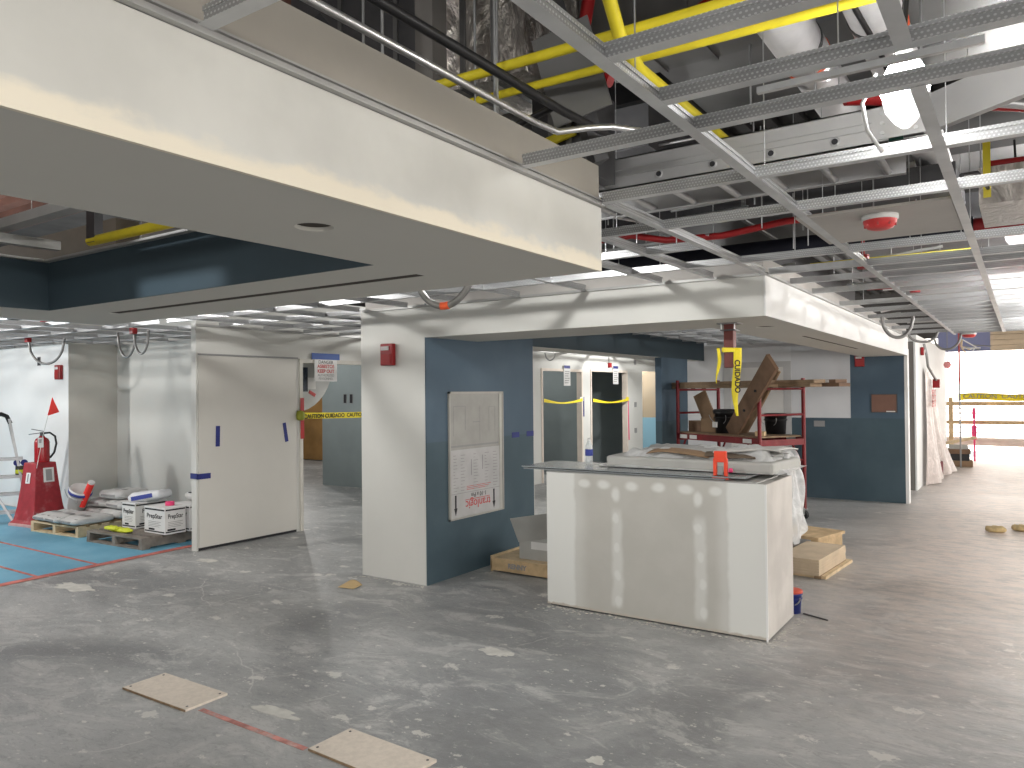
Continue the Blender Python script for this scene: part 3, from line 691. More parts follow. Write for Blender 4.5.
# ------------------------------------------------------------------ work lights
def lamp_mat(s): return emit('lamp_glow_%d' % s, (1, .985, .96), s)
def worklight(loc, s, label, r=.068):
    t = thing('work_light', loc, label, 'work light')
    M().lathe([(.001, .09), (r*.6, .085), (r*.95, .04), (r, .0), (r*.9, -.02), (.001, -.024)], 28).build('glowing_dome', lamp_mat(s), t)
    M().lathe([(r*.92, -.025), (r*.80, -.06), (r*.45, -.095), (.012, -.112), (.001, -.112)], 28).build('lower_shade', emit('milky_shade', (1, .96, .96), 1.1), t)
    M().cyl((0, 0, .085), (0, 0, .15), .024, 14).build('socket', PAPER, t)
    M().tube([(0, 0, .15), (.01, .0, .3), (0, .02, .6)], .007, 8).build('supply_cord', RUBBER, t)
    return t
worklight((-.285, 2.55, 2.60), 60, 'glowing temporary work light hanging in the grid at upper right')
worklight((-.03, 5.9, 2.72), 130, 'second glowing work light at the right edge beyond the sprinkler main')
tag(M().tube([(-.36, 2.52, 2.66), (-.40, 2.53, 2.58), (-.39, 2.55, 2.50), (-.35, 2.57, 2.43)], .006, 8).build('power_lead', PAPER), 'white cord curving down beside the work light', 'cord')
def pt(loc, w, r=.08, c=(1, .97, .93)):
    l = bpy.data.lights.new('unseen_lamp', 'POINT'); l.energy = w; l.shadow_soft_size = r; l.color = c
    o = bpy.data.objects.new('unseen_lamp', l); o.location = loc; COL.objects.link(o); return o
LC = (1, .985, .955)  # unseen lamps: some read off shadows and patches, others added to brighten
for loc, pw_, r_ in (((-3.9, 3.75, 2.75), 40, .05), ((-2.5, 3.55, 2.72), 55, .05), ((-6.0, 3.35, 2.74), 75, .05), ((-10.0, 2.4, 2.8), 170, .08), ((-13.0, 2.2, 2.4), 240, .12),
        ((-3.4, 1.0, 3.2), 14, .06), ((3.2, 3.2, 2.40), 55, .1), ((1.4, -1.2, 2.6), 70, .2), ((-6.3, 8.8, 2.75), 95, .08),
        ((-5.9, 14.4, 2.7), 200, .1), ((-3.0, 8.6, 2.78), 14, .04), ((-10.4, 8.0, 2.5), 70, .1), ((-8.9, 17.6, 2.6), 110, .1),
        ((2.2, 9.4, 2.40), 75, .15), ((.45, 6.5, 2.64), 40, .025), ((.45, 9.8, 2.64), 45, .025), ((1.3, 13.5, 2.40), 160, .15), ((1.6, 6.2, 2.40), 14, .12), ((.3, 7.9, 2.66), 24, .025),
        ((-8.7, 12.3, 2.6), 35, .1), ((-14.0, 11.5, 2.6), 90, .1), ((.8, -3.2, 2.5), 230, .2), ((-2.6, 10.6, 2.8), 12, .04)):
    pt(loc, pw_, r_, LC)
spl_ = bpy.data.lights.new('clamp_lamp', 'SPOT'); spl_.energy = 75; spl_.spot_size = math.radians(36); spl_.spot_blend = .6; spl_.shadow_soft_size = .04
spo = bpy.data.objects.new('clamp_lamp', spl_); spo.location = (-3.55, 1.25, 3.15); COL.objects.link(spo)
spo.rotation_euler = (Vector((-3.38, 2.12, 2.28))-Vector(spo.location)).to_track_quat('-Z', 'Y').to_euler()

# ------------------------------------------------------------------ alarms, boxes, outlets on the walls
def strobe(loc, right, label, s=1.):
    r = Vector(right); n = r.cross(Vector((0, 0, 1)))
    t = thing('fire_alarm', loc, label, 'fire alarm', math.atan2(r.y, r.x))
    w, h = .075*s, .10*s
    M().prism([(-w, 0), (w, 0), (w, -.05), (-w, -.05)], -h, h).build('housing', SREDM, t, .008)
    M().box(-w*.75, -.064, h*.38, w*.5, -.05, h*.74).build('strobe_lens', mat('strobe_clear', (.62, .6, .6), .2), t, .004)
    M().box(-w*.8, -.058, -h*.85, w*.75, -.05, h*.05).build('horn_cover', mat('horn_red', (.30, .012, .012), .4), t, .004)
    return t
strobe((-4.82, 5.128, 2.06), (1, 0, 0), 'red fire alarm with white strobe on the white column', 1.0)
strobe((-11.63, 5.45, 2.06), (1, 0, 0), 'red fire alarm on the bright white wall at far left', 1.05)
strobe((-2.08, 12.598, 2.14), (1, 0, 0), 'red fire alarm on the blue wall of the nook', .9)
eb = thing('wall_box', (-1.75, 12.596, 1.49), 'open rectangular electrical box with brown back in the blue nook wall', 'electrical box')
M().box(-.17, -.012, -.13, .17, .0, .13).build('back_board', mat('box_brown', (.17, .09, .065), .6), eb)
M().box(-.18, -.02, -.14, .18, -.0, -.13).box(-.18, -.02, .13, .18, 0, .14).box(-.18, -.02, -.14, -.17, 0, .14).box(.17, -.02, -.14, .18, 0, .14).build('rim', DARKST, eb)
M().box(.03, -.024, -.13, .15, -.012, -.115).build('bracket', PAPER, eb)
def outlet(loc, rz, label, w=.03, h=.055, m=INK):
    t = thing('outlet_box', loc, label, 'outlet box', rz)
    M().box(-w, -.008, -h, w, 0, h).build('opening', m, t)
    M().add([(x, y, z) for y in (-.010, 0) for x, z in ((-w-.006, -h-.006), (w+.006, -h-.006), (w+.006, h+.006), (-w-.006, h+.006), (-w, -h), (w, -h), (w, h), (-w, h))], [(k, (k+1) % 4, 4+(k+1) % 4, 4+k) for k in range(4)]+[(8+k, 12+k, 12+(k+1) % 4, 8+(k+1) % 4) for k in range(4)]+[(k, 8+k, 8+(k+1) % 4, (k+1) % 4) for k in range(4)]).build('rim', GREYINK, t); return t
outlet((-4.74, 12.6, 1.77), 0, 'black outlet cut-out left of the nook door, left of a pair', .035, .06)
outlet((-4.55, 12.6, 1.77), 0, 'black outlet cut-out left of the nook door, right of a pair', .035, .06)
outlet((-2.68, 12.6, 1.17), 0, 'grey outlet box high on the blue wainscot', .075, .04, GREYINK)
outlet((-10.38, 9.85, 1.62), 0, 'narrow black wall slot above the caution tape, left of two', .035, .08)
outlet((-10.22, 9.85, 1.62), 0, 'narrow black wall slot above the caution tape, right of two', .035, .08)
outlet((-12.27, 5.45, 2.24), 0, 'small black wall box high on the far left wall', .04, .06)
for z, lb in ((2.38, 'small dark box at the top of the sunlit white wall strip'), (1.4, 'small dark box half way up the sunlit white wall strip'), (.8, 'small dark box low on the sunlit white wall strip')):
    outlet((-7.498, 16.2, z), PI/2, lb, .05, .05, GREYINK)
outlet((-8.6, 13.80, 1.9), 0, 'black slot high on the grey wall in the second doorway', .035, .07)
outlet((-9.598, 13.0, 1.2), PI/2, 'black slot on the grey wall in the first far doorway', .04, .08)

# recessed panel in the blue wall
pn = thing('wall_panel', (-4.393, 5.87, 1.12), 'recessed panel in the blue wall covered with printed protective sheet', 'wall panel')
M().box(0, -.435, .575, .022, .435, .595).box(0, -.435, -.595, .022, .435, -.58).box(0, -.435, -.595, .022, -.418, .595).box(0, .418, -.595, .022, .435, .595).build('frame', mat('panel_frame', (.40, .39, .36), .6), pn)
M().box(0, -.418, .05, .006, .372, .575).build('upper_sheet', mat('grey_board', (.34, .34, .32), .7), pn)
M().box(0, -.418, -.58, .010, .372, .05).build('printed_sheet', mat('sheet_white', (.46, .46, .46), .6), pn)
M().box(0, .372, -.58, .014, .418, .575).build('side_jamb', mat('jamb', (.46, .455, .42), .6), pn)
M().box(.006, -.40, .075, .009, .36, .092).build('seam', GREYINK, pn)
ln = M()
for (y0, z0, y1, z1) in ((-.36, .46, -.355, .18), (-.36, .46, -.18, .455), (-.18, .46, -.175, .23), (.05, .46, .054, .12), (.2, .45, .204, .2), (.3, .45, .304, .2), (.2, .45, .304, .445)): ln.box(.006, y0, z0, .0068, y1, z1)
ln.box(.006, -.06, .30, .0068, .06, .308).build('pencil_lines', GREYINK, pn)
pr = M(); rr = random.Random(3)
for cx_ in (-.37, -.26, -.06, .12, .26):
    for k in range(12):
        z = .0-k*.030; w = rr.uniform(.02, .08); pr.box(.010, cx_, z, .0108, cx_+w, z-.005)
pr.box(.010, -.41, -.355, .0108, .37, -.359).box(.010, -.1, -.2, .0108, -.09, -.05).box(.010, .08, -.16, .0108, .09, -.02).build('small_print', GREYINK, pn)
rp = M()
for k, z in enumerate((-.30, -.315, -.33)): rp.box(.010, -.17, z, .0108, .22-.03*k, z-.005)
rp.box(.010, -.2, -.425, .0108, .2, -.431).build('red_print', REDINK, pn)
text('red_lettering', 'tranlogic', .115, REDINK, pn, (.0106, .01, -.475), (0, -1, 0), (0, 0, -1), bold=.001)
text('black_lettering', '1-10 x Pm', .06, INK, pn, (.0106, .02, -.39), (0, -1, 0), (0, 0, -1))
for y in (-.34, .27):
    ar = M().prism([(-.011, .06), (.011, .06), (.011, -.06), (.024, -.06), (0, -.13), (-.024, -.06), (-.011, -.06)], 0, .0015).build('arrow', INK, pn)
    frame(ar, (.0105, y, -.43), (0, 1, 0), (0, 0, 1))
for y, lb in ((6.56, 'blue tape scrap on the blue wall, the left of two'), (6.84, 'blue tape scrap on the blue wall edge, the right of two')):
    tag(M().box(-4.396, y-.075, 1.235, -4.390, y+.06, 1.29).build('tape_piece', BTAPE), lb, 'tape')
sl = thing('sliding_door', (-7.5, 5.62, 0), 'large flat white door leaf covering the partition end wall', 'door')
M().box(.002, -.68, .035, .020, .66, 2.14).build('leaf', mat('leaf_white', (.57, .555, .515), .7, 0, .03, 1.2), sl, .002)
M().box(.002, -.68, 2.145, .012, .70, 2.165).build('head_seam', GREYINK, sl)
M().box(.001, -.68, .004, .010, .66, .034).build('floor_gap', INK, sl)
# tape on the sliding door
tag(M().bar((-7.477, 5.17, 1.13), (-7.477, 5.175, 1.36), .006, .05, (0, 1, 0)).build('tape_piece', BTAPE), 'blue tape strip upright on the white sliding door, left one', 'tape')
tag(M().bar((-7.477, 6.09, 1.36), (-7.477, 6.13, 1.13), .006, .045, (0, 1, 0)).build('tape_piece', BTAPE), 'blue tape strip upright on the white sliding door near the doorway', 'tape')
tag(M().box(-7.60, 4.912, .79, -7.475, 4.918, .85).box(-7.480, 4.912, .785, -7.475, 5.08, .845).build('tape_piece', BTAPE), 'blue tape wrapped round the near edge of the white end wall', 'tape')

# first doorway: sign, caution tape, red tape, plastic flap, oak door beyond
sg = thing('door_sign', (-7.478, 6.76, 2.04), 'white paper warning notice hung by blue tape over the doorway', 'sign')
M().box(0, -.19, -.17, .003, .19, .14).build('sheet', PAPER, sg)
M().box(.001, -.235, .11, .006, .235, .19).build('blue_tape', mat('blue_tape_light', (.04, .09, .30), .6), sg)
text('heading', 'DANGER', .062, INK, sg, (.0036, 0, .075), (0, 1, 0), (0, 0, 1))
text('red_lines', 'ASBESTOS\nKEEP OUT', .062, REDINK, sg, (.0036, 0, -.01), (0, 1, 0), (0, 0, 1), bold=.002)
text('small_lines', 'AUTHORIZED\nPERSONNEL', .045, GREYINK, sg, (.0036, 0, -.115), (0, 1, 0), (0, 0, 1))
tp = thing('caution_tape', (-7.47, 6.34, 1.44), 'yellow caution tape stretched across the doorway by the white column', 'caution tape')
M().grid(lambda u, v: (.01*math.sin(u*5), u*2.15, -.038+.076*v-.03*math.sin(PI*u)*.6), 24, 1, False).build('ribbon', YTAPE, tp, solid=.0012)
text('lettering', 'CAUTION CUIDADO  CAUTION CUIDADO', .072, INK, tp, (.0125, .04, -.016), (0, 1, 0), (0, 0, 1), 'LEFT', bold=.0015)
M().pillow(.10, .10, .12, .8, 12, 2, (.02, -.02, -.06)).build('knot', mat('knot_olive', (.25, .27, .03), .6), tp)
tag(M().box(-7.482, 6.345, 1.15, -7.476, 6.40, 1.66).build('tape_piece', REDP), 'upright red tape strip on the doorway jamb', 'tape')
fl = thing('plastic_flap', (-7.62, 6.38, 1.72), 'grey curved plastic flap hung inside the doorway with pictures', 'plastic sheet')
M().add([(0, 0, .38)]+[(0, .62*math.sin(a*PI/18), .38-.62*math.cos(a*PI/18)) for a in range(0, 10)], [tuple(range(11))]).build('sheet', mat('flap_grey', (.44, .45, .44), .5), fl, solid=.004)
M().box(.003, .04, .02, .006, .2, .33).build('dark_photo', mat('dark_photo', (.02, .03, .05), .4, 0, .6, 30), fl)
M().box(.003, .2, .05, .006, .33, .2).build('paper_scrap', PAPER, fl); M().bar((.006, .22, .02), (.006, .32, -.03), .01, .04).build('red_scrap', REDINK, fl)
od = thing('oak_door', (-16.6, 13.39, 0), 'brown oak door at the back of the room behind the caution tape', 'door')
M().box(-2.4, -.04, .02, 2.6, 0, 2.6).build('leaf', DOORW, od); M().box(2.6, -.06, 0, 2.72, 0, 2.7).box(-2.52, -.06, 0, -2.4, 0, 2.7).build('frame', PLGREY, od)
M().box(.3, -.06, 1.45, .5, -.04, 1.68).build('notice', PAPER, od)

# tapes and papers of the far corridor doors
for y0, y1, z, lb in ((12.1, 13.6, 1.55, 'yellow caution tape across the first far doorway'), (14.05, 15.75, 1.53, 'sagging yellow caution tape across the second far doorway')):
    t = thing('caution_tape', (-7.46, y0, z), lb, 'caution tape')
    M().grid(lambda u, v: (.012*math.sin(u*9), u*(y1-y0), -.035+.07*v*(1-.55*math.sin(PI*u))-.04*math.sin(PI*u)), 20, 1, False).build('ribbon', YTAPE, t, solid=.0012)
    M().box(.0, y1-y0-.12, -.03, .006, y1-y0+.02, .05).build('tape_end', PAPER if z > 1.54 else YTAPE, t)
for y, z, lb in ((13.0, 2.02, 'white paper notice taped above the first far doorway'), (15.15, 2.06, 'white paper notice taped above the second far doorway')):
    t = thing('paper_notice', (-7.478, y, z), lb, 'sign')
    M().box(0, -.13, -.19, .003, .13, .19).build('sheet', PAPER, t); M().box(.002, -.12, .15, .005, .12, .21).build('blue_tape', BTAPE, t)
    b = M()
    for k in range(6): b.box(.003, -.09, .1-k*.045, .0042, .09-.02*(k % 3), .085-k*.045)
    b.build('print', GREYINK, t)
tag(M().bar((-7.49, 15.83, .6), (-7.49, 15.80, 1.55), .006, .04, (0, 1, 0)).build('tape_piece', PINK), 'long red tape hanging beside the second far doorway', 'tape')
tag(M().box(-7.485, 13.66, 1.2, -7.478, 13.70, 1.6).build('tape_piece', BTAPE), 'blue tape strip on the post between the far doorways', 'tape')
M_rc = thing('red_device', (-7.49, 14.85, 2.28), 'small red device on wires above the second far doorway', 'device')
M().box(0, -.05, -.05, .05, .05, .05).build('body', SREDM, M_rc, .006); M().tube([(.02, -.03, .05), (.02, -.04, .2)], .008, 6).build('wire', RUBBER, M_rc)

# ------------------------------------------------------------------ drywall island with its load
def island_mat():
    m, nt, b = nodes('island_drywall'); g = G(nt); p = g.pos(); s = g.sep(p)
    n = g.noise(p, 3, 5)
    base = g.mix(g.ramp(n, .3, .7), (.46, .45, .415), (.50, .49, .455))
    wob = g.math('MULTIPLY', g.math('SUBTRACT', g.noise(p, 5, 4), .5), .06)
    x = g.math('ADD', s[0], wob); z = s[2]
    mask = g.math('SUBTRACT', 1., g.ramp(x, -2.955, -2.90))
    halo = g.math('MULTIPLY', g.math('SUBTRACT', 1., g.ramp(x, -2.92, -2.80)), .4)
    mask = g.math('MAXIMUM', mask, halo)
    mask = g.math('MAXIMUM', mask, g.ramp(x, -1.75, -1.70))
    mask = g.math('MAXIMUM', mask, g.math('MULTIPLY', g.ramp(x, -1.83, -1.74), .4))
    def stripe(c):
        d = g.math('ABSOLUTE', g.math('SUBTRACT', x, c))
        return g.math('MULTIPLY', g.math('MULTIPLY', g.math('SUBTRACT', 1., g.ramp(d, .02, .062)), .58), g.math('MULTIPLY', g.ramp(z, .05, .10), g.math('SUBTRACT', 1., g.ramp(z, .76, .84))))
    mask = g.math('MAXIMUM', mask, stripe(-2.57)); mask = g.math('MAXIMUM', mask, stripe(-1.92))
    spots = [(-2.85, .99), (-2.68, .99), (-2.45, .99), (-2.23, .995), (-2.02, .995), (-1.80, .995)]
    spots += [(-2.58, .92), (-2.58, .74), (-2.57, .52), (-2.57, .31), (-2.56, .12)] + [(-1.94, .93), (-1.93, .72), (-1.92, .52), (-1.91, .33), (-1.90, .13)]
    for i, (cx_, cz) in enumerate(spots):
        rx, rz_ = (.070, .044) if i < 6 else (.042, .068)
        dx = g.math('DIVIDE', g.math('SUBTRACT', x, cx_), rx); dz = g.math('DIVIDE', g.math('SUBTRACT', z, cz), rz_)
        d = g.math('SQRT', g.math('ADD', g.math('MULTIPLY', dx, dx), g.math('MULTIPLY', dz, dz)))
        mask = g.math('MAXIMUM', mask, g.math('MULTIPLY', g.math('SUBTRACT', 1., g.ramp(d, .35, 1.1)), .9))
    c = g.mix(mask, base, (.70, .705, .68))
    # bare paper along the torn bottom edge
    low = g.math('SUBTRACT', 1., g.ramp(g.math('ADD', z, g.math('MULTIPLY', g.noise(g.scale(p, (3, 3, 1)), 5, 5), .05)), .045, .06))
    c = g.mix(low, c, (.50, .46, .40))
    g.put(b.inputs['Base Color'], c); b.inputs['Roughness'].default_value = .8; b.inputs['Specular IOR Level'].default_value = .2
    return m
isl = thing('island_counter', (-2.32, 5.53, 0), 'unpainted drywall half-height island with white joint compound patches', 'island')
ox, oy = -2.32, 5.53
def ibox(x0, y0, z0, x1, y1, z1): return M().box(x0-ox, y0-oy, z0, x1-ox, y1-oy, z1)
ibox(-3.19, 5.20, .012, -1.453, 5.216, 1.062).build('front_board', island_mat(), isl)
SIDEB = mat('side_drywall', (.54, .515, .485), .8, 0, .10, 3, dirt=((.66, .64, .60), .5))
ibox(-1.469, 5.216, .012, -1.453, 5.868, 1.062).build('side_board', SIDEB, isl)
ibox(-3.19, 5.216, .012, -3.174, 5.868, 1.062).build('side_board', SIDEB, isl)
ibox(-3.19, 5.868, .012, -1.453, 5.884, 1.062).build('back_board', SIDEB, isl)
ibox(-3.174, 5.216, 1.04, -1.469, 5.868, 1.058).build('top_board', GYP, isl)
ibox(-3.17, 5.22, 0, -1.47, 5.86, .02).build('bottom_track', DARKST, isl)
ibox(-1.463, 5.197, .0, -1.451, 5.203, 1.062).build('corner_bead', WHITE2, isl)
# stack of sheet panels on top
ps = thing('panel_stack', (-2.45, 5.50, 1.062), 'stack of grey sheet panels lying on the island top', 'sheets')
for k, (x0, x1, y0, y1) in enumerate(((-.74, .93, -.30, .24), (-.98, .70, -.27, .26), (-1.02, .84, -.24, .30))):
    M().box(x0, y0, k*.012, x1, y1, k*.012+.008).build('sheet', (TRIM, GLASSM, GLASSM)[k], ps)
# plastic wrapped stack
wp = thing('wrapped_stack', (-2.10, 5.72, 1.098), 'plastic wrapped bulky goods on the island top', 'wrapped goods')
M().prism([(-.72, -.20), (.62, -.24), (.66, .40), (-.78, .40)], 0, .085).build('grey_boxes', CARDG, wp, .02)
def hump(u, v):
    x = -.80+1.47*u; y = -.24+.80*v
    e = min(1., min(u*5, (1-u)*9))*min(1., min(v*5, (1-v)*5)); e = e*e*(3-2*e)
    z = .004+e*(.125+.03*u)+(.012*math.sin(x*17+y*9)+.010*math.sin(y*31+x*7)+.007*math.sin(x*43))*e
    return (x, y, z)
M().grid(hump, 70, 36).build('plastic_cover', PLAST, wp)
cb = thing('cardboard_sheets', (-2.15, 5.74, 1.252), 'flattened cardboard and paper lying on the plastic wrapped goods', 'cardboard')
def sheetfn(x0, x1, y0, y1, z, a, ph): return lambda u, v: (x0+(x1-x0)*u+.03*math.sin(5*v+ph), y0+(y1-y0)*v+.02*math.sin(6*u+ph), z+a*math.sin(4.2*u+ph)+a*.7*math.sin(5*v+ph*2)-.03*(2*v-1)**2-.03*max(0, abs(2*u-1)-.6))
M().grid(sheetfn(-.34, .16, -.20, .14, -.008, .010, .4), 16, 8).build('brown_sheet', CARD, cb, solid=.006)
M().grid(sheetfn(.10, .50, -.20, .16, -.002, .010, 2.2), 16, 8).build('dark_sheet', mat('wet_cardboard', (.12, .09, .065), .8), cb, solid=.006)
M().grid(sheetfn(-.40, .66, -.10, .22, .012, .012, 1.1), 26, 10).build('grey_foam_sheet', mat('foam_grey', (.34, .34, .33), .7), cb, solid=.008)
M().grid(sheetfn(.22, .72, -.14, .20, .026, .012, 4.0), 16, 10).build('white_foam_sheet', mat('foam_white', (.50, .49, .47), .7), cb, solid=.008)
dp = thing('plastic_sheet', (-1.455, 5.86, 1.10), 'crumpled clear plastic draped off the right end of the island', 'plastic sheet')
def drape(u, v):
    y = .02+.40*u
    if v < .4:
        a = v/.4*PI*.55; x = -.15+.12*math.sin(a); z = .01+.12*math.cos(a)+.02*math.sin(u*7)
    else:
        t = (v-.4)/.6; x = -.03+.022*math.sin(t*7+u*6)+.035*t; z = -.01-.56*t*(.90+.10*math.sin(u*9+1))
    return (x+.010*math.sin(u*23+v*11), y+.02*math.sin(v*14), z+.012*math.sin(u*17+v*19))
M().grid(drape, 40, 40).build('drape', PLAST, dp)
og = thing('clamp_tool', (-1.80, 5.30, 1.066), 'bright orange plastic tool standing on the island front edge', 'tool', .1)
M().box(-.055, -.03, 0, .055, .05, .028).build('foot', ORP, og, .006)
M().box(-.05, -.01, .028, -.025, .025, .155).box(.025, -.01, .028, .05, .025, .155).box(-.044, -.01, .125, .044, .025, .205).build('upright', ORP, og, .006)
M().box(-.018, -.012, .04, .018, -.004, .10).build('grey_window', GREYINK, og)
M().cyl((.06, 0, .07), (.085, 0, .07), .016, 12).build('pink_knob', PINK, og)
wb = thing('water_bottle', (-3.06, 5.68, 1.097), 'clear water bottle with blue label on the island top', 'bottle')
M().lathe([(.001, 0), (.03, .002), (.032, .02), (.030, .07), (.032, .12), (.030, .15), (.014, .185), (.012, .195)], 18).build('body', BOTTLE, wb)
M().lathe([(.0325, .065), (.0335, .07), (.0335, .115), (.0325, .12)], 18).build('label_band', BLUEINK, wb)
M().cyl((0, 0, .193), (0, 0, .212), .0145, 14).build('cap', PAPER, wb)

# ------------------------------------------------------------------ red scaffold
A = Vector((-2.80, 9.80, 0)); B = Vector((-2.41, 10.45, 0)); ex = (A-B).normalized()*-1; ang = math.atan2(.39, .65)
LX = Vector((-.857, .514, 0)); LY = Vector((.514, .857, 0))          # long side, short side
sc_ang = math.atan2(-LX.y, -LX.x)                                     # local +x points from far-left end to the right end
sc = thing('scaffold', (-2.62, 10.14, 0), 'red rolling scaffold with wooden deck standing in the nook', 'scaffold', math.atan2(.514, -.857)+PI)
# local frame: x from left end (-1.68) to right end (0); y from front (-.38) to back (.38)
TOP = 1.86
def spost(x, y, nm='post'):
    o = M().cyl((x, y, .13), (x, y, TOP), .026, 14).build(nm, SCAFR, sc)
    cs = thing_part('caster', sc, (x, y, 0))
    return o
def thing_part(nm, parent, loc):
    o = M().cyl((0, -.018, .055), (0, .018, .055), .055, 18).build(nm, RUBBER, parent); o.location = loc
    M().box(-.02, -.03, .055, .02, -.02, .14).box(-.02, .02, .055, .02, .03, .14).box(-.02, -.03, .125, .02, .03, .145).build('fork', GALV, o)
    return o
for x in (-1.68, 0):
    for y in (-.38, .38): spost(x, y)
for x in (-1.68, 0):
    for z, r in ((.45, .013), (.78, .013), (1.38, .016), (1.72, .016)): M().cyl((x, -.38, z), (x, .38, z), r, 10).build('rung', SCAFR, sc)
    M().box(x-.02, -.38, .98, x+.02, .38, 1.06).build('end_rail', SCAFR, sc)
for y in (-.38, .38):
    M().box(-1.68, y-.025, 1.0, 0, y+.025, 1.085).build('side_rail', SCAFR, sc)
    M().bar((-1.5, y, 1.0), (-1.66, y, .72), .02, .02).build('brace', SCAFR, sc)
    M().bar((-.22, y, 1.0), (-.02, y, .70), .02, .02).build('brace', SCAFR, sc)
    for x0 in (-1.6, -1.38, -.28): M().box(x0, y-.028, 1.015, x0+.16, y-.0255, 1.07).build('warning_label', PAPER, sc)
for k in range(4): M().box(-1.66, -.36+k*.18, 1.085, -.02, -.36+k*.18+.17, 1.105).build('deck_board', PLANK, sc)
scm = Matrix.Translation(sc.location) @ Matrix.Rotation(sc.rotation_euler.z, 4, 'Z')
def onsc(x, y, z): return tuple(scm @ Vector((x, y, z)))
sa = sc.rotation_euler.z
for k, (x0, x1, y, z, m, lb) in enumerate(((-2.02, .10, -.25, 1.74, PLANK, 'long plank across the scaffold top, the front one'), (-1.5, .60, -.03, 1.74, PLANK, 'long plank across the scaffold top, the middle one'),
                                       (-1.3, .74, .30, 1.74, WOODB, 'long plank across the scaffold top, the back one'), (-.45, .70, .29, 1.786, WOODB, 'short dark plank stacked on the scaffold top at right'),
                                       (-1.9, .05, -.25, 1.786, PLANK, 'upper plank lying on the front scaffold plank'), (-.9, .66, -.03, 1.786, PLANK, 'upper plank lying on the middle scaffold plank'))):
    t = thing('plank', onsc(0, 0, z), lb, 'plank', sa)
    M().box(x0, y-.098, 0, x1, y+.098, .044).build('board', m, t, .003)
    if k == 3: M().box(x1-.20, y-.102, .006, x1-.10, y-.0981, .04).build('white_tag', PAPER, t)
def bucket(loc, label, m=BUCKB, r=.145, h=.36, lid=None, sticker=False, rz=0):
    t = thing('bucket', loc, label, 'bucket', rz)
    M().lathe([(.001, 0), (r*.86, 0), (r*.97, h*.85), (r*1.06, h*.86), (r*1.06, h*.93), (r, h*.94), (r, h), (r*.96, h), (r*.93, h*.9), (.001, h*.88)], 28).build('body', m, t)
    M().lathe([(r*1.02, h*.66), (r*1.05, h*.67), (r*1.05, h*.70), (r*1.02, h*.71)], 28).build('rib', m, t)
    M().tube([(r*1.05*math.cos(a), r*1.05*math.sin(a)*.25-r*.95, h*.8-h*.42*math.sin(a)) for a in [PI*i/12 for i in range(13)]], .005, 6).build('handle', GALV, t)
    if lid: M().lathe([(.001, h*1.05), (r*.98, h*1.05), (r*1.08, h*1.02), (r*1.08, h*.93), (r*1.04, h*.93)], 28).build('lid', lid, t)
    if sticker: M().box(-.09, -r*1.0-.004, h*.25, .0, -r*.92, h*.5).build('sticker', PAPER, t)
    return t
bucket(onsc(-.98, -.08, 1.105), 'black lidded bucket on the scaffold deck, left of the leaning board', lid=BUCKB, sticker=True, r=.165, h=.32, rz=sa)
bucket(onsc(-.42, .30, 1.105), 'black bucket on the scaffold deck, right of the leaning board', r=.15, h=.28, rz=sa)
lb_ = thing('leaning_board', onsc(-.60, 0, 1.105), 'long brown board leaning up from the scaffold deck through the planks', 'board', sa)
M().bar((-.12, -.22, .0), (1.04, -.57, .95), .24, .05, (0, -1, 0)).build('board', WOODB, lb_, .004)
for t_ in (.35, .62): M().cyl((-.12+1.16*t_+.04, -.22-.35*t_-.02, .95*t_), (-.12+1.16*t_+.04, -.22-.35*t_-.05, .95*t_+.002), .018, 10).build('plug', INK, lb_)
lb2 = thing('leaning_board', onsc(-.58, .0, 1.105), 'second brown board behind the long leaning board', 'board', sa)
M().bar((-.30, .10, .0), (.38, .10, .90), .20, .035, (0, -1, 0)).build('board', CARD, lb2, .004)
lc = thing('cardboard_carton', onsc(-1.40, -.05, 1.105), 'open brown carton tilted on the scaffold deck at left', 'carton', sa+.25)
M().bar((.10, 0, .02), (-.15, 0, .56), .22, .03, (0, 1, 0)).build('flap', CARD, lc)
M().box(-.05, -.11, 0, .22, .11, .20).build('body', CARD, lc, .004); M().box(-.28, -.10, 0, -.06, .10, .16).build('folded_piece', WOODB, lc, .004)
tag(M().box(-.07, -.05, 0, .05, .05, .06).build('wood_block', WOODL), 'small wood block by the right bucket on the scaffold deck', 'block').location = onsc(-.16, -.2, 1.105)

# maroon stub hanging from the soffit with caution tape
st = thing('pipe_stub', (-1.80, 5.55, 2.2), 'maroon steel stub hanging from the nook soffit', 'steel stub')
M().box(-.075, -.075, -.008, .075, .075, 0).build('flange', GREYINK, st); M().box(-.055, -.055, -.058, .055, .055, -.048).build('lower_flange', DARKST, st)
M().box(-.036, -.036, -.33, .036, .036, -.008).build('shaft', REDST, st, .004)
for x in (-.05, .05): M().cyl((x, -.05, -.05), (x, -.05, -.0), .006, 6).build('bolt', GALV, st)
ht = thing('caution_tape', (-1.80, 5.55, 1.985), 'yellow caution tape knotted on the maroon stub, ends hanging', 'caution tape')
rv = Vector((.9, .43, 0))
M().add([(-.046, -.046, .0), (.046, -.046, -.0), (.046, .046, .0), (-.046, .046, 0), (-.046, -.046, .035), (.046, -.046, .03), (.046, .046, .035), (-.046, .046, .035)], [(0, 1, 5, 4), (1, 2, 6, 5), (2, 3, 7, 6), (3, 0, 4, 7)]).build('wrap', YTAPE, ht, solid=.002)
def tail(cx_, w0, L, ph, nm):
    def fn(u, v):
        w = w0*(1-.75*max(0, v-.62)/.38); s_ = (u-.5)*w
        p = rv*(cx_+s_+.012*math.sin(v*5+ph)); return (p.x-.02, p.y-.06-.01*math.sin(v*7+ph+u), .03-L*v)
    return M().grid(fn, 3, 18).build(nm, YTAPE, ht, solid=.001)
tail(-.05, .024, .26, .3, 'left_tail'); tail(.082, .056, .50, 1.5, 'right_tail')
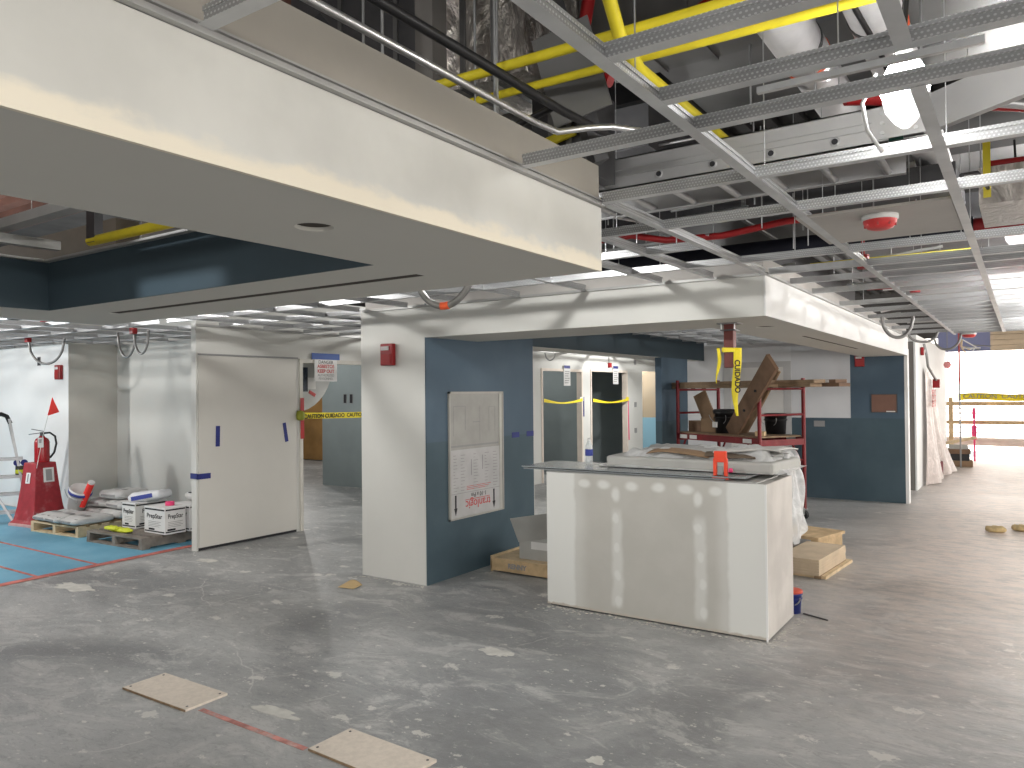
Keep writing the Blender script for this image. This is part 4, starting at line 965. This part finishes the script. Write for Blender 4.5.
p_ = rv*.090; text('lettering', 'CUIDADO', .052, INK, ht, (p_.x-.014, p_.y-.090, -.18), (0, 0, -1), (.9, .43, 0), bold=.002)

# ------------------------------------------------------------------ floor things
def floor_board(cx_, cy, w, d, rz, label):
    t = thing('floor_board', (cx_, cy, 0), label, 'board', rz)
    M().box(-w/2, -d/2, 0, w/2, d/2, .014).build('sheet', mat('osb_board', (.66, .59, .51), .85, 0, .06, 40), t, .002)
    for x in (-w/2+.03, w/2-.03):
        for y in (-d/2+.03, d/2-.03): M().cyl((x, y, .014), (x, y, .0155), .007, 8).build('screw', DARKST, t)
    M().box(-w/2-.001, -d/2-.002, .001, w/2+.001, -d/2, .012).build('near_edge', PLYE, t)
    return t
floor_board(-4.06, 2.52, .60, .265, .02, 'thin wooden board screwed to the floor, the one farther left')
floor_board(-2.56, 2.58, .58, .265, -.03, 'thin wooden board on the floor at the bottom edge of the view')
ws = tag(M().grid(lambda u, v: (-5.02+.16*u, 4.66+.11*v+.03*u, .006+.05*abs(math.sin(2.4*u+.5))*v), 8, 6).build('paper_scrap', mat('tan_paper', (.52, .38, .2), .8), solid=.002), 'torn tan paper scrap on the floor by the column corner', 'scrap')
for k, (x, y, w, d, a, lb) in enumerate(((-.30, 10.62, .22, .10, .2, 'broken yellowish insulation chunk on the floor, left one'), (-.05, 10.85, .20, .14, -.3, 'broken yellowish insulation chunk at the right edge, right one'))):
    t = thing('debris_chunk', (x, y, 0), lb, 'debris', a); M().pillow(w, d, .07, .7, 16, k+11).build('chunk', mat('chunk_tan_%d' % k, (.50, .38, .20), .9, 0, .25, 14), t)
def patch(cx_, cy, rx, ry, seed, label, m=None):
    r = random.Random(seed); pts = []
    for k in range(26):
        a = 2*PI*k/26; q = 1+r.uniform(-.28, .22); pts.append((cx_+rx*q*math.cos(a), cy+ry*q*math.sin(a)))
    return tag(M().prism(pts, 0, .0016).build('plaster_spot', m or mat('dried_plaster', (.56, .55, .51), .9, 0, .1, 12)), label, 'plaster spot')
patch(-7.05, 3.42, .26, .10, 1, 'pale oval plaster patch near the blue paper edge')
patch(-3.35, 2.66, .16, .05, 2, 'pale splash between the two floor boards')
patch(-1.66, 3.12, .045, .038, 4, 'round cream plaster drop on the open floor in front of the island')
patch(-2.9, 4.06, .13, .06, 5, 'pale plaster smear left of centre before the island')
patch(-1.40, 2.80, .07, .03, 6, 'small pale smear near the bottom of the view')
patch(-7.0, 4.72, .15, .07, 7, 'white dust patch beside the white end wall')
# plaster dust along the foot of the island and column
dd = M(); rr = random.Random(9)
for k in range(260):
    if k < 170: x = rr.uniform(-3.25, -1.4); y = 5.19-abs(rr.gauss(0, .05))
    elif k < 220: x = -1.44+abs(rr.gauss(0, .05)); y = rr.uniform(5.15, 5.9)
    else: x = rr.uniform(-5.2, -4.35); y = 5.09-abs(rr.gauss(0, .03))
    q = rr.uniform(.003, .014); a = rr.uniform(0, 3); c, s_ = math.cos(a)*q, math.sin(a)*q
    dd.prism([(x+c, y+s_), (x-s_, y+c*.7), (x-c, y-s_), (x+s_, y-c*.7)], 0, q*.35)
tag(dd.build('plaster_crumbs', mat('crumbs', (.56, .54, .5), .9)), 'plaster crumbs along the foot of the island and column', 'crumbs', kind='stuff')

# crate with carton beside the blue wall
cr = thing('wooden_crate', (-3.86, 6.14, 0), 'low wooden crate with stencilled lettering by the blue wall', 'crate')
M().box(-.38, -.26, .015, .40, -.24, .125).build('front_slat', WOODL, cr, .002); M().box(-.38, .24, .015, .40, .26, .125).build('back_slat', WOODL, cr)
M().box(-.385, -.26, .0, -.365, .26, .15).build('end_board', WOODP, cr, .002); M().box(.385, -.26, .0, .405, .26, .15).build('end_board', WOODP, cr, .002)
M().box(-.365, -.24, .10, .385, .24, .13).build('inner_board', WOODP, cr); M().box(-.35, -.252, 0, -.30, .24, .02).box(.30, -.25, 0, .36, .24, .02).build('skid', WOODD, cr)
text('stencil', 'RENNY', .062, GREYINK, cr, (-.08, -.262, .07), (1, 0, 0), (0, 0, 1), bold=.003)
gc = thing('grey_carton', (-3.72, 6.16, .131), 'open grey carton with raised flap standing on the wooden crate', 'carton', .04)
M().box(-.27, -.16, 0, .30, -.152, .21).box(-.27, .152, 0, .30, .16, .21).box(-.27, -.152, 0, -.262, .152, .21).box(.292, -.152, 0, .30, .152, .21).box(-.262, -.152, 0, .292, .152, .006).build('body', CARDG, gc)
M().bar((.015, -.158, .21), (-.03, -.235, .44), .60, .006, (0, 1, 0)).build('front_flap', CARDG, gc)
M().box(-.14, -.163, .10, .13, -.1602, .17).build('address_label', PAPER, gc)
ra = tag(M().lathe([(.001, 0), (.045, .004), (.058, .04), (.045, .085), (.001, .095)], 18).build('hard_hat', SREDM), 'red rounded object lying on the crate beside the island', 'red object'); ra.location = (-3.52, 5.97, .131)
tag(M().box(-3.73, 6.96, 0, -3.55, 7.2, .62).build('black_case', BUCKB, None, .01), 'black upright case behind the grey carton', 'case')

# behind the island: bucket, plywood, lumber
bucket((-1.50, 6.02, 0), 'blue bucket with orange red lid behind the island corner', BUCKBL, .075, .165, LIDO)
tag(M().bar((-1.41, 6.0, .006), (-1.22, 5.92, .006), .012, .008).build('steel_rod', DARKST), 'thin dark rod on the floor beside the blue bucket', 'rod')
pw = thing('plywood_stack', (-1.68, 7.62, 0), 'neat stack of plywood pieces on the floor right of the island', 'plywood', -.08)
M().box(-.16, -.42, 0, -.10, .40, .03).box(.12, -.42, 0, .18, .4, .03).build('runner', PLYE, pw)
for k in range(6): M().box(-.20+.004*(k % 2), -.44, .03+k*.024, .17, .42-.01*(k % 3), .03+k*.024+.022).build('sheet', PLY, pw)
M().box(-.16, -.40, .0, .22, .46, .028).build('base_sheet', WOODP, pw)
lu = thing('pallet_scrap', (-2.03, 8.55, 0), 'upturned pallet piece behind the plywood stack', 'pallet', -.25)
M().box(-.45, -.30, .155, .35, .30, .185).build('deck', WOODL, lu); M().box(.27, -.30, 0, .32, .30, .155).build('bearer', WOODL, lu); M().box(-.42, -.3, 0, -.37, .3, .155).build('bearer', WOODL, lu)
for k in range(3):
    t = thing('lumber_piece', (-1.95, 7.84+.13*k, .0), ('grey board lying flat under the lumber, nearest the plywood', 'grey board lying flat, the middle of three', 'grey board lying flat nearest the pallet piece')[k], 'board', .15*k)
    M().box(-.5, -.06, 0, .28, .06, .035+.035*k).build('board', WOODD, t)

# ------------------------------------------------------------------ far left: ladder, stand, extinguisher, flag
es = thing('extinguisher_stand', (-10.95, 4.87, 0), 'red tapered pedestal stand holding the fire extinguisher', 'stand', .12)
def taper(rows):
    b = M(); n = 4
    for w, z in rows: b.v += [(-w, -w, z), (w, -w, z), (w, w, z), (-w, w, z)]
    for i in range(len(rows)-1): b.f += [(i*4+k, i*4+(k+1) % 4, i*4+4+(k+1) % 4, i*4+4+k) for k in range(4)]
    b.f += [(3, 2, 1, 0), tuple(range(len(b.v)-4, len(b.v)))]; b.sm = [False]*len(b.f); return b
taper([(.255, 0), (.255, .05), (.225, .075), (.195, .24), (.165, .50), (.135, .82), (.135, .83)]).build('pedestal', STAND, es, .012)
taper([(.265, 0), (.265, .035), (.25, .045)]).build('base_plate', mat('stand_dusty', (.50, .30, .29), .7, 0, .1, 8), es, .006)
M().bar((.167, .02, .57), (.149, .02, .76), .14, .004, (1, 0, 0)).build('pictogram_sign', PAPER, es)
M().bar((.0, -.1665, .56), (.0, -.148, .70), .09, .004, (0, 1, 0)).build('side_sign', PAPER, es)
M().bar((.170, .02, .59), (.153, .02, .74), .08, .003, (1, 0, 0)).build('pictogram', GREYINK, es)
M().bar((.0, -.169, .575), (.0, -.151, .685), .03, .003, (0, 1, 0)).build('side_print', GREYINK, es)
fe = thing('fire_extinguisher', (-10.94, 4.89, .83), 'red fire extinguisher with black hose on the pedestal stand', 'fire extinguisher', 1.12)
M().lathe([(.001, 0), (.088, 0), (.09, .01), (.09, .27), (.075, .31), (.035, .335), (.03, .35)], 28).build('cylinder', EXTR, fe)
M().cyl((0, 0, .345), (0, 0, .40), .026, 14).build('valve', DARKST, fe)
M().bar((.02, 0, .395), (-.15, -.02, .375), .022, .010).build('lower_handle', DARKST, fe); M().bar((.02, 0, .41), (-.12, -.02, .445), .022, .010).build('lever', DARKST, fe)
M().tube([(.02, 0, .385), (.09, .01, .39), (.15, .02, .34), (.165, .02, .24), (.14, .02, .12), (.09, .02, .05)], .013, 10).build('hose', RUBBER, fe)
M().box(-.045, -.098, .20, .02, -.088, .33).build('inspection_tag', PAPER, fe); M().box(-.03, -.1, .26, .005, -.098, .31).build('tag_print', GREYINK, fe)
fg = thing('warning_flag', (-10.78, 4.80, .0), 'red pennant flag on a thin stake in front of the extinguisher', 'flag')
fr = Vector((.41, .91, 0))
def fpt(a, z): return tuple(fr*a+Vector((0, 0, z)))
M().tube([fpt(-.055, .70), fpt(.03, 1.2), fpt(.085, 1.46)], .004, 6).build('stake', PAPER, fg)
M().tube([fpt(.085, 1.46), fpt(.135, 1.69)], .005, 6).build('tip', FLAG, fg)
M().add([fpt(.08, 1.45), fpt(.135, 1.70), fpt(.19, 1.56), fpt(.215, 1.50)], [(0, 3, 2, 1)]).build('pennant', FLAG, fg, solid=.003)
ld = thing('step_ladder', (-11.60, 4.80, 0), 'aluminium step ladder at the left edge of the view', 'ladder', 1.15)
M().bar((.21, -.28, 0), (-.03, -.02, 1.40), .03, .075, (0, 1, 0)).build('front_rail', ALU, ld)
M().bar((-.75, -.28, 0), (-.50, -.02, 1.40), .03, .075, (0, 1, 0)).build('front_rail', ALU, ld)
M().bar((.20, .46, 0), (-.04, .08, 1.36), .028, .05, (0, 1, 0)).build('rear_rail', ALU, ld)
M().bar((-.74, .46, 0), (-.49, .08, 1.36), .028, .05, (0, 1, 0)).build('rear_rail', ALU, ld)
M().bar((.04, -.34, 0), (-.24, -.12, .50), .03, .05, (0, 1, 0)).build('support_leg', ALU, ld)
for x in (.21, -.75, .04): M().box(x-.03, -.36, 0, x+.03, -.25, .04).build('foot', RUBBER, ld)
for z in (.13, .37, .60, .84):
    q = .21-.24*z/1.4; y = -.28+.26*z/1.4
    M().box(-.54-q, y-.04, z, q+.06, y+.12, z+.04).build('step', ALU, ld, .003)
M().tube([(-.52, -.0, 1.36), (-.48, .0, 1.44), (-.42, .0, 1.47), (-.12, .0, 1.47), (-.06, .0, 1.44), (-.02, .0, 1.34)], .03, 8).build('top_bar', BUCKB, ld)
for dx, mm, lb in ((0, BTAPE, 'blue tape roll on top of the small can, left of two'), (.085, BTAPE, 'blue tape roll on top of the small can, right of two')):
    t = thing('tape_roll', (-11.456+dx*.41, 4.80+dx*.91, .803), lb, 'tape roll', -1.97); M().cyl((0, -.012, 0), (0, .012, 0), .042, 18).build('roll', mm, t); M().cyl((0, -.0135, 0), (0, -.012, 0), .012, 10).build('core', PAPER, t)
tn = thing('paint_can', (-11.44, 4.838, .64), 'small dark can with lime label on the ladder', 'can'); M().cyl((0, 0, 0), (0, 0, .12), .06, 18).build('can', mat('can_dark', (.05, .05, .04), .5), tn); M().cyl((0, 0, .02), (0, 0, .07), .062, 18).build('label_band', LIME, tn)

# pallets
def pallet(loc, rz, m, label, w=1.0, d=1.0):
    t = thing('wooden_pallet', loc, label, 'pallet', rz)
    for k in range(3): M().box(-w/2+k*(w-.06)/2, -d/2, .018, -w/2+k*(w-.06)/2+.06, d/2, .110).build('stringer', m, t, .003)
    for k in range(7): y = -d/2+k*(d-.1)/6; M().box(-w/2, y, .110, w/2, y+.1, .130).build('deck_board', m, t, .002)
    for k in range(3): y = -d/2+k*(d-.1)/2; M().box(-w/2, y, 0, w/2, y+.1, .018).build('base_board', m, t)
    return t
PA = (-9.99, 5.08, .004); pallet(PA, .08, WOODP, 'light wooden pallet carrying bags of mix', 1.02, 1.0)
PB = (-8.62, 5.09, .004); pallet(PB, .06, WOODD, 'dark weathered pallet carrying white cartons', 1.06, 1.0)
def bag(x, y, z, w, d, h, rz, seed, label, m=BAG, print_m=GREYINK):
    t = thing('mix_bag', (x, y, z), label, 'bag', rz, 'bags of mix on the light pallet')
    M().pillow(w, d, h, .35, 28, seed).build('sack', m, t)
    M().box(-w*.28, -d*.50-.002, h*.38, w*.28, -d*.50+.012, h*.62).build('side_print', print_m, t)
    M().bar((-w*.42, -d*.36, h*.80), (w*.42, -d*.38, h*.82), .012, .012).build('seam_fold', GREYINK, t)
    M().box(-w*.26, -d*.12, h+.002, w*.20, d*.0, h+.006).build('top_print', REDINK if seed in (5, 6) else GREYINK, t)
    return t
bl = ['pale bag on the light pallet, front left at the corner', 'pale bag on the light pallet, front middle', 'pale bag on the light pallet, front right', 'pale bag at the back of the light pallet, lowest left', 'pale bag at the back of the light pallet, lowest right',
      'bag with red print on the rear pile, left', 'bag with red print on the rear pile, right', 'topmost bag on the rear pile']
z0 = .136
for k, (dx, dy, dz, rz) in enumerate(((-.31, -.27, 0, .1), (.02, -.27, 0, -.05), (.35, -.25, 0, .05), (-.20, .25, 0, .02), (.28, .26, 0, 0), (-.14, .28, .115, .05), (.32, .30, .115, -.04), (.16, .32, .23, .1))):
    bag(PA[0]+dx, PA[1]+dy, z0+dz, (.50 if k > 2 else .37), (.46 if k > 2 else .54), .115 if k > 2 else .095, rz, k, bl[k])
tb = bucket((-10.33, 5.04, .245), 'white bucket tipped over on the bags', BUCKW, .13, .30, None, False)
tb.rotation_euler = (math.radians(8), math.radians(28), .2)
M().lathe([(.128, .235), (.142, .24), (.142, .275), (.135, .28)], 28).build('blue_rim', BLUEINK, tb)
rt_ = thing('red_tube', (-10.10, 5.04, .38), 'bright red cartridge tube leaning from the white bucket', 'tube'); M().cyl((-.10, 0, -.10), (.10, .02, .20), .042, 14).build('tube', FLAG, rt_); M().cyl((.10, .02, .20), (.115, .022, .222), .04, 14).build('tip', PAPER, rt_)
def carton(x, y, z, w, d, h, rz, label):
    t = thing('white_carton', (x, y, z), label, 'carton', rz)
    M().box(0, 0, 0, w, d, h).build('box', BOXW, t, .003)
    M().box(.01, -.0015, h-.035, w-.01, 0, h-.018).build('front_band', INK, t); M().box(.01, -.0015, .018, w-.01, 0, .032).build('front_band', INK, t)
    M().box(w, .01, h-.035, w+.0015, d-.01, h-.018).build('side_band', INK, t); M().box(w, .01, .018, w+.0015, d-.01, .032).build('side_band', INK, t)
    text('front_name', 'PrepStar', h*.24, INK, t, (w/2, -.002, h*.66), (1, 0, 0), (0, 0, 1), sx=min(1.2, w/(h*.24*4.6)), bold=.001)
    text('side_name', 'PrepStar', h*.24, INK, t, (w+.002, d/2, h*.66), (0, 1, 0), (0, 0, 1), sx=min(1., d/(h*.24*4.8)), bold=.001)
    b = M()
    for k in range(4): b.box(w*.2, -.0015, h*(.46-.06*k), w*(.8-.06*(k % 2)), 0, h*(.445-.06*k))
    for k in range(4): b.box(w, d*.15, h*(.46-.06*k), w+.0015, d*(.85-.08*(k % 2)), h*(.445-.06*k))
    b.build('small_print', GREYINK, t)
    b = M().box(w*.22, -.0015, h*.13, w*.5, 0, h*.2).box(w, d*.12, h*.13, w+.0015, d*.5, h*.2); b.build('weight_print', INK, t)
    return t
carton(-8.42, 4.86, .136, .40, .26, .30, .02, 'white printed carton at the front of the dark pallet')
carton(-8.40, 5.16, .136, .40, .30, .30, .0, 'white printed carton behind the front one, by the white end wall')
carton(-8.97, 4.90, .136, .27, .42, .30, .04, 'white printed carton at the left of the dark pallet')
t = thing('mix_bag', (-8.77, 5.14, .437), 'white bag with blue lettering lying on the left carton', 'bag', .35)
M().pillow(.50, .26, .12, .35, 28, 31).build('sack', BAGW, t); M().bar((-.16, -.131, .05), (.15, -.131, .07), .004, .05).build('blue_print', BLUEINK, t)
t.rotation_euler = (0, math.radians(-7), .3)
t = thing('mix_bag', (-8.25, 5.50, .437), 'crumpled pale bag lying behind the cartons', 'bag', .2)
M().pillow(.40, .26, .11, .4, 24, 33).build('sack', BAG, t); M().bar((-.12, -.10, .10), (.12, -.10, .118), .02, .01).build('dark_print', INK, t)
t = thing('tape_roll', (-8.20, 5.04, .436), 'pink red tape roll on top of the front carton', 'tape roll'); M().lathe([(.022, 0), (.05, 0), (.05, .045), (.022, .045), (.022, 0)], 20).build('roll', PINK, t)
t = thing('wrap_bundle', (-8.66, 4.72, .136), 'lime yellow wrapped bundle on the dark pallet edge', 'bundle', .1); M().pillow(.36, .10, .045, .5, 20, 5).build('wrap', LIME, t); M().pillow(.22, .09, .04, .5, 18, 6, (-.12, -.03, .02)).build('end_fold', LIME, t)

# ------------------------------------------------------------------ right corridor: plastic, pile, guard rail
pd = thing('plastic_drape', (-1.47, 0, 0), 'pinkish plastic sheet draped down the bright corridor wall', 'plastic sheet')
def pdf(u, v):
    w = .35+.65*v**1.1; y = 15.0+.25*(1-v)+3.4*u*w
    x = .02+.03*math.sin(u*26+v*3)*(.3+v)+.16*v*v*math.sin(PI*u)**.5*(.6+.4*math.sin(u*9))+.18*v**3*u
    return (x, y, 2.02-2.01*v+.05*math.sin(u*14)*(1-v))
M().grid(pdf, 60, 30).build('sheet', DRAPE, pd)
for k in range(3): text('red_lettering', 'KEEP OUT', .17, REDINK, pd, (.085, 16.0, 1.62-.10*k), (0, 1, 0), (0, 0, 1), bold=.002)
M().prism([(.12, 16.55), (.16, 16.72), (.12, 16.9)], .03, .3).build('dark_tear', mat('maroon_cloth', (.18, .04, .05), .8), pd)
pl = thing('board_pile', (-1.16, 19.35, 0), 'pile of cartons and boards at the end of the corridor wall', 'pile', .1)
M().box(-.25, -.25, 0, .2, .2, .13).build('carton', CARD, pl, .004); M().box(-.22, -.22, .13, .14, .2, .28).build('dark_case', BUCKB, pl, .01); M().box(-.26, -.25, .28, .16, .2, .38).build('brown_box', WOODB, pl, .004)
M().box(-.24, -.2, .38, .12, .16, .46).build('grey_box', CARDG, pl, .004); M().bar((-.3, -.1, .50), (.26, .1, .62), .16, .05).build('loose_board', WOODP, pl)
gr = thing('guard_rail', (0, 20.9, 0), 'wooden guard rail across the daylight opening', 'guard rail')
for x in (-1.46, .9, 3.2): M().box(x-.045, -.045, 0, x+.045, .045, 1.35 if x > -1 else 1.5).build('post', WOODL, gr)
M().box(-1.7, -.065, 1.30, 6, -.045, 1.39).build('top_rail', WOODL, gr); M().box(-1.7, -.065, .86, 6, -.045, .95).build('middle_rail', WOODL, gr)
bt = thing('caution_banner', (0, 20.80, 1.42), 'yellow caution banner along the guard rail top', 'banner')
M().grid(lambda u, v: (-1.3+6*u, .02*math.sin(u*40), v*.16+.02*math.sin(u*25)), 60, 2).build('ribbon', YTAPE, bt, solid=.003)
text('lettering', 'CAUTION  CAUTION  CAUTION', .15, GREYINK, bt, (-1.2, -.03, .09), (1, 0, 0), (0, 0, 1), 'LEFT')
tag(M().cyl((-1.7, 21.3, .44), (5, 21.3, .36), .10, 14).build('rolled_barrier', mat('barrier_white', (.66, .58, .54), .7)), 'long pale rolled barrier lying beyond the guard rail', 'barrier')
for k, (z, x1) in enumerate(((.62, 6), (.75, 6), (1.1, 6), (1.22, 6))): tag(M().cyl((-1.7, 21.6, z), (x1, 21.6, z+.01), .012, 8).build('guard_cable', GREYINK), ('thin guard cable beyond the rail, the lowest', 'thin guard cable beyond the rail, second from the ground', 'thin guard cable beyond the rail, second from the top', 'thin guard cable beyond the rail, the topmost')[k], 'cable')
rs = thing('red_stanchion', (-.98, 20.85, 0), 'pink red marker post at the guard rail', 'marker'); M().box(-.05, -.16, .5, .05, -.12, .84).build('lower_plate', PINK, rs); M().box(-.035, -.16, 1.0, .035, -.12, 1.22).build('upper_plate', PINK, rs); M().cyl((0, -.1, 0), (0, -.1, 1.25), .02, 8).build('post', PINK, rs)
pp = thing('support_pole', (-1.15, 18.9, 0), 'thin red and grey pole rising to the ceiling before the opening', 'pole'); M().cyl((0, 0, 0), (0, 0, 1.8), .016, 8).build('lower_pole', GREYINK, pp); M().cyl((0, 0, 1.8), (0, 0, 2.9), .018, 8).build('upper_pole', REDINK, pp)
hb = thing('hanging_device', (-1.32, 18.2, 2.9), 'pink round device hanging on a wire before the opening', 'device'); M().cyl((0, 0, -.62), (0, 0, 0), .008, 6).build('wire', GREYINK, hb); M().lathe([(.001, -.78), (.05, -.76), (.075, -.70), (.05, -.64), (.001, -.62)], 16).build('body', mat('pink_device', (.65, .25, .25), .5), hb)
sp_ = thing('spray_nozzle', (-.98, 17.0, 2.55), 'tangle of pale wires hanging at the end of the grid', 'wires')
for k in range(7):
    rr = random.Random(k); M().tube([(0, 0, .1), (rr.uniform(-.1, .3), rr.uniform(-.1, .1), rr.uniform(-.12, .02)), (rr.uniform(.0, .5), 0, rr.uniform(-.2, 0))], .012, 6).build('wire', (PAPER, WOODP, FLEXC)[k % 3], sp_)

# ------------------------------------------------------------------ sky and colour management
w = bpy.data.worlds.new('sky'); S.world = w; w.use_nodes = True
bg = w.node_tree.nodes['Background']; bg.inputs[0].default_value = (1.0, .93, .86, 1); bg.inputs[1].default_value = 4.0
S.view_settings.view_transform = 'Standard'; S.view_settings.look = 'None'; S.view_settings.exposure = .44; S.view_settings.gamma = 1; S.view_settings.use_curve_mapping = False
c = S.cycles
c.use_denoising = True; c.max_bounces = 7; c.diffuse_bounces = 5; c.glossy_bounces = 3; c.transmission_bounces = 4; c.transparent_max_bounces = 8
c.sample_clamp_indirect = 6; c.caustics_reflective = False; c.caustics_refractive = False
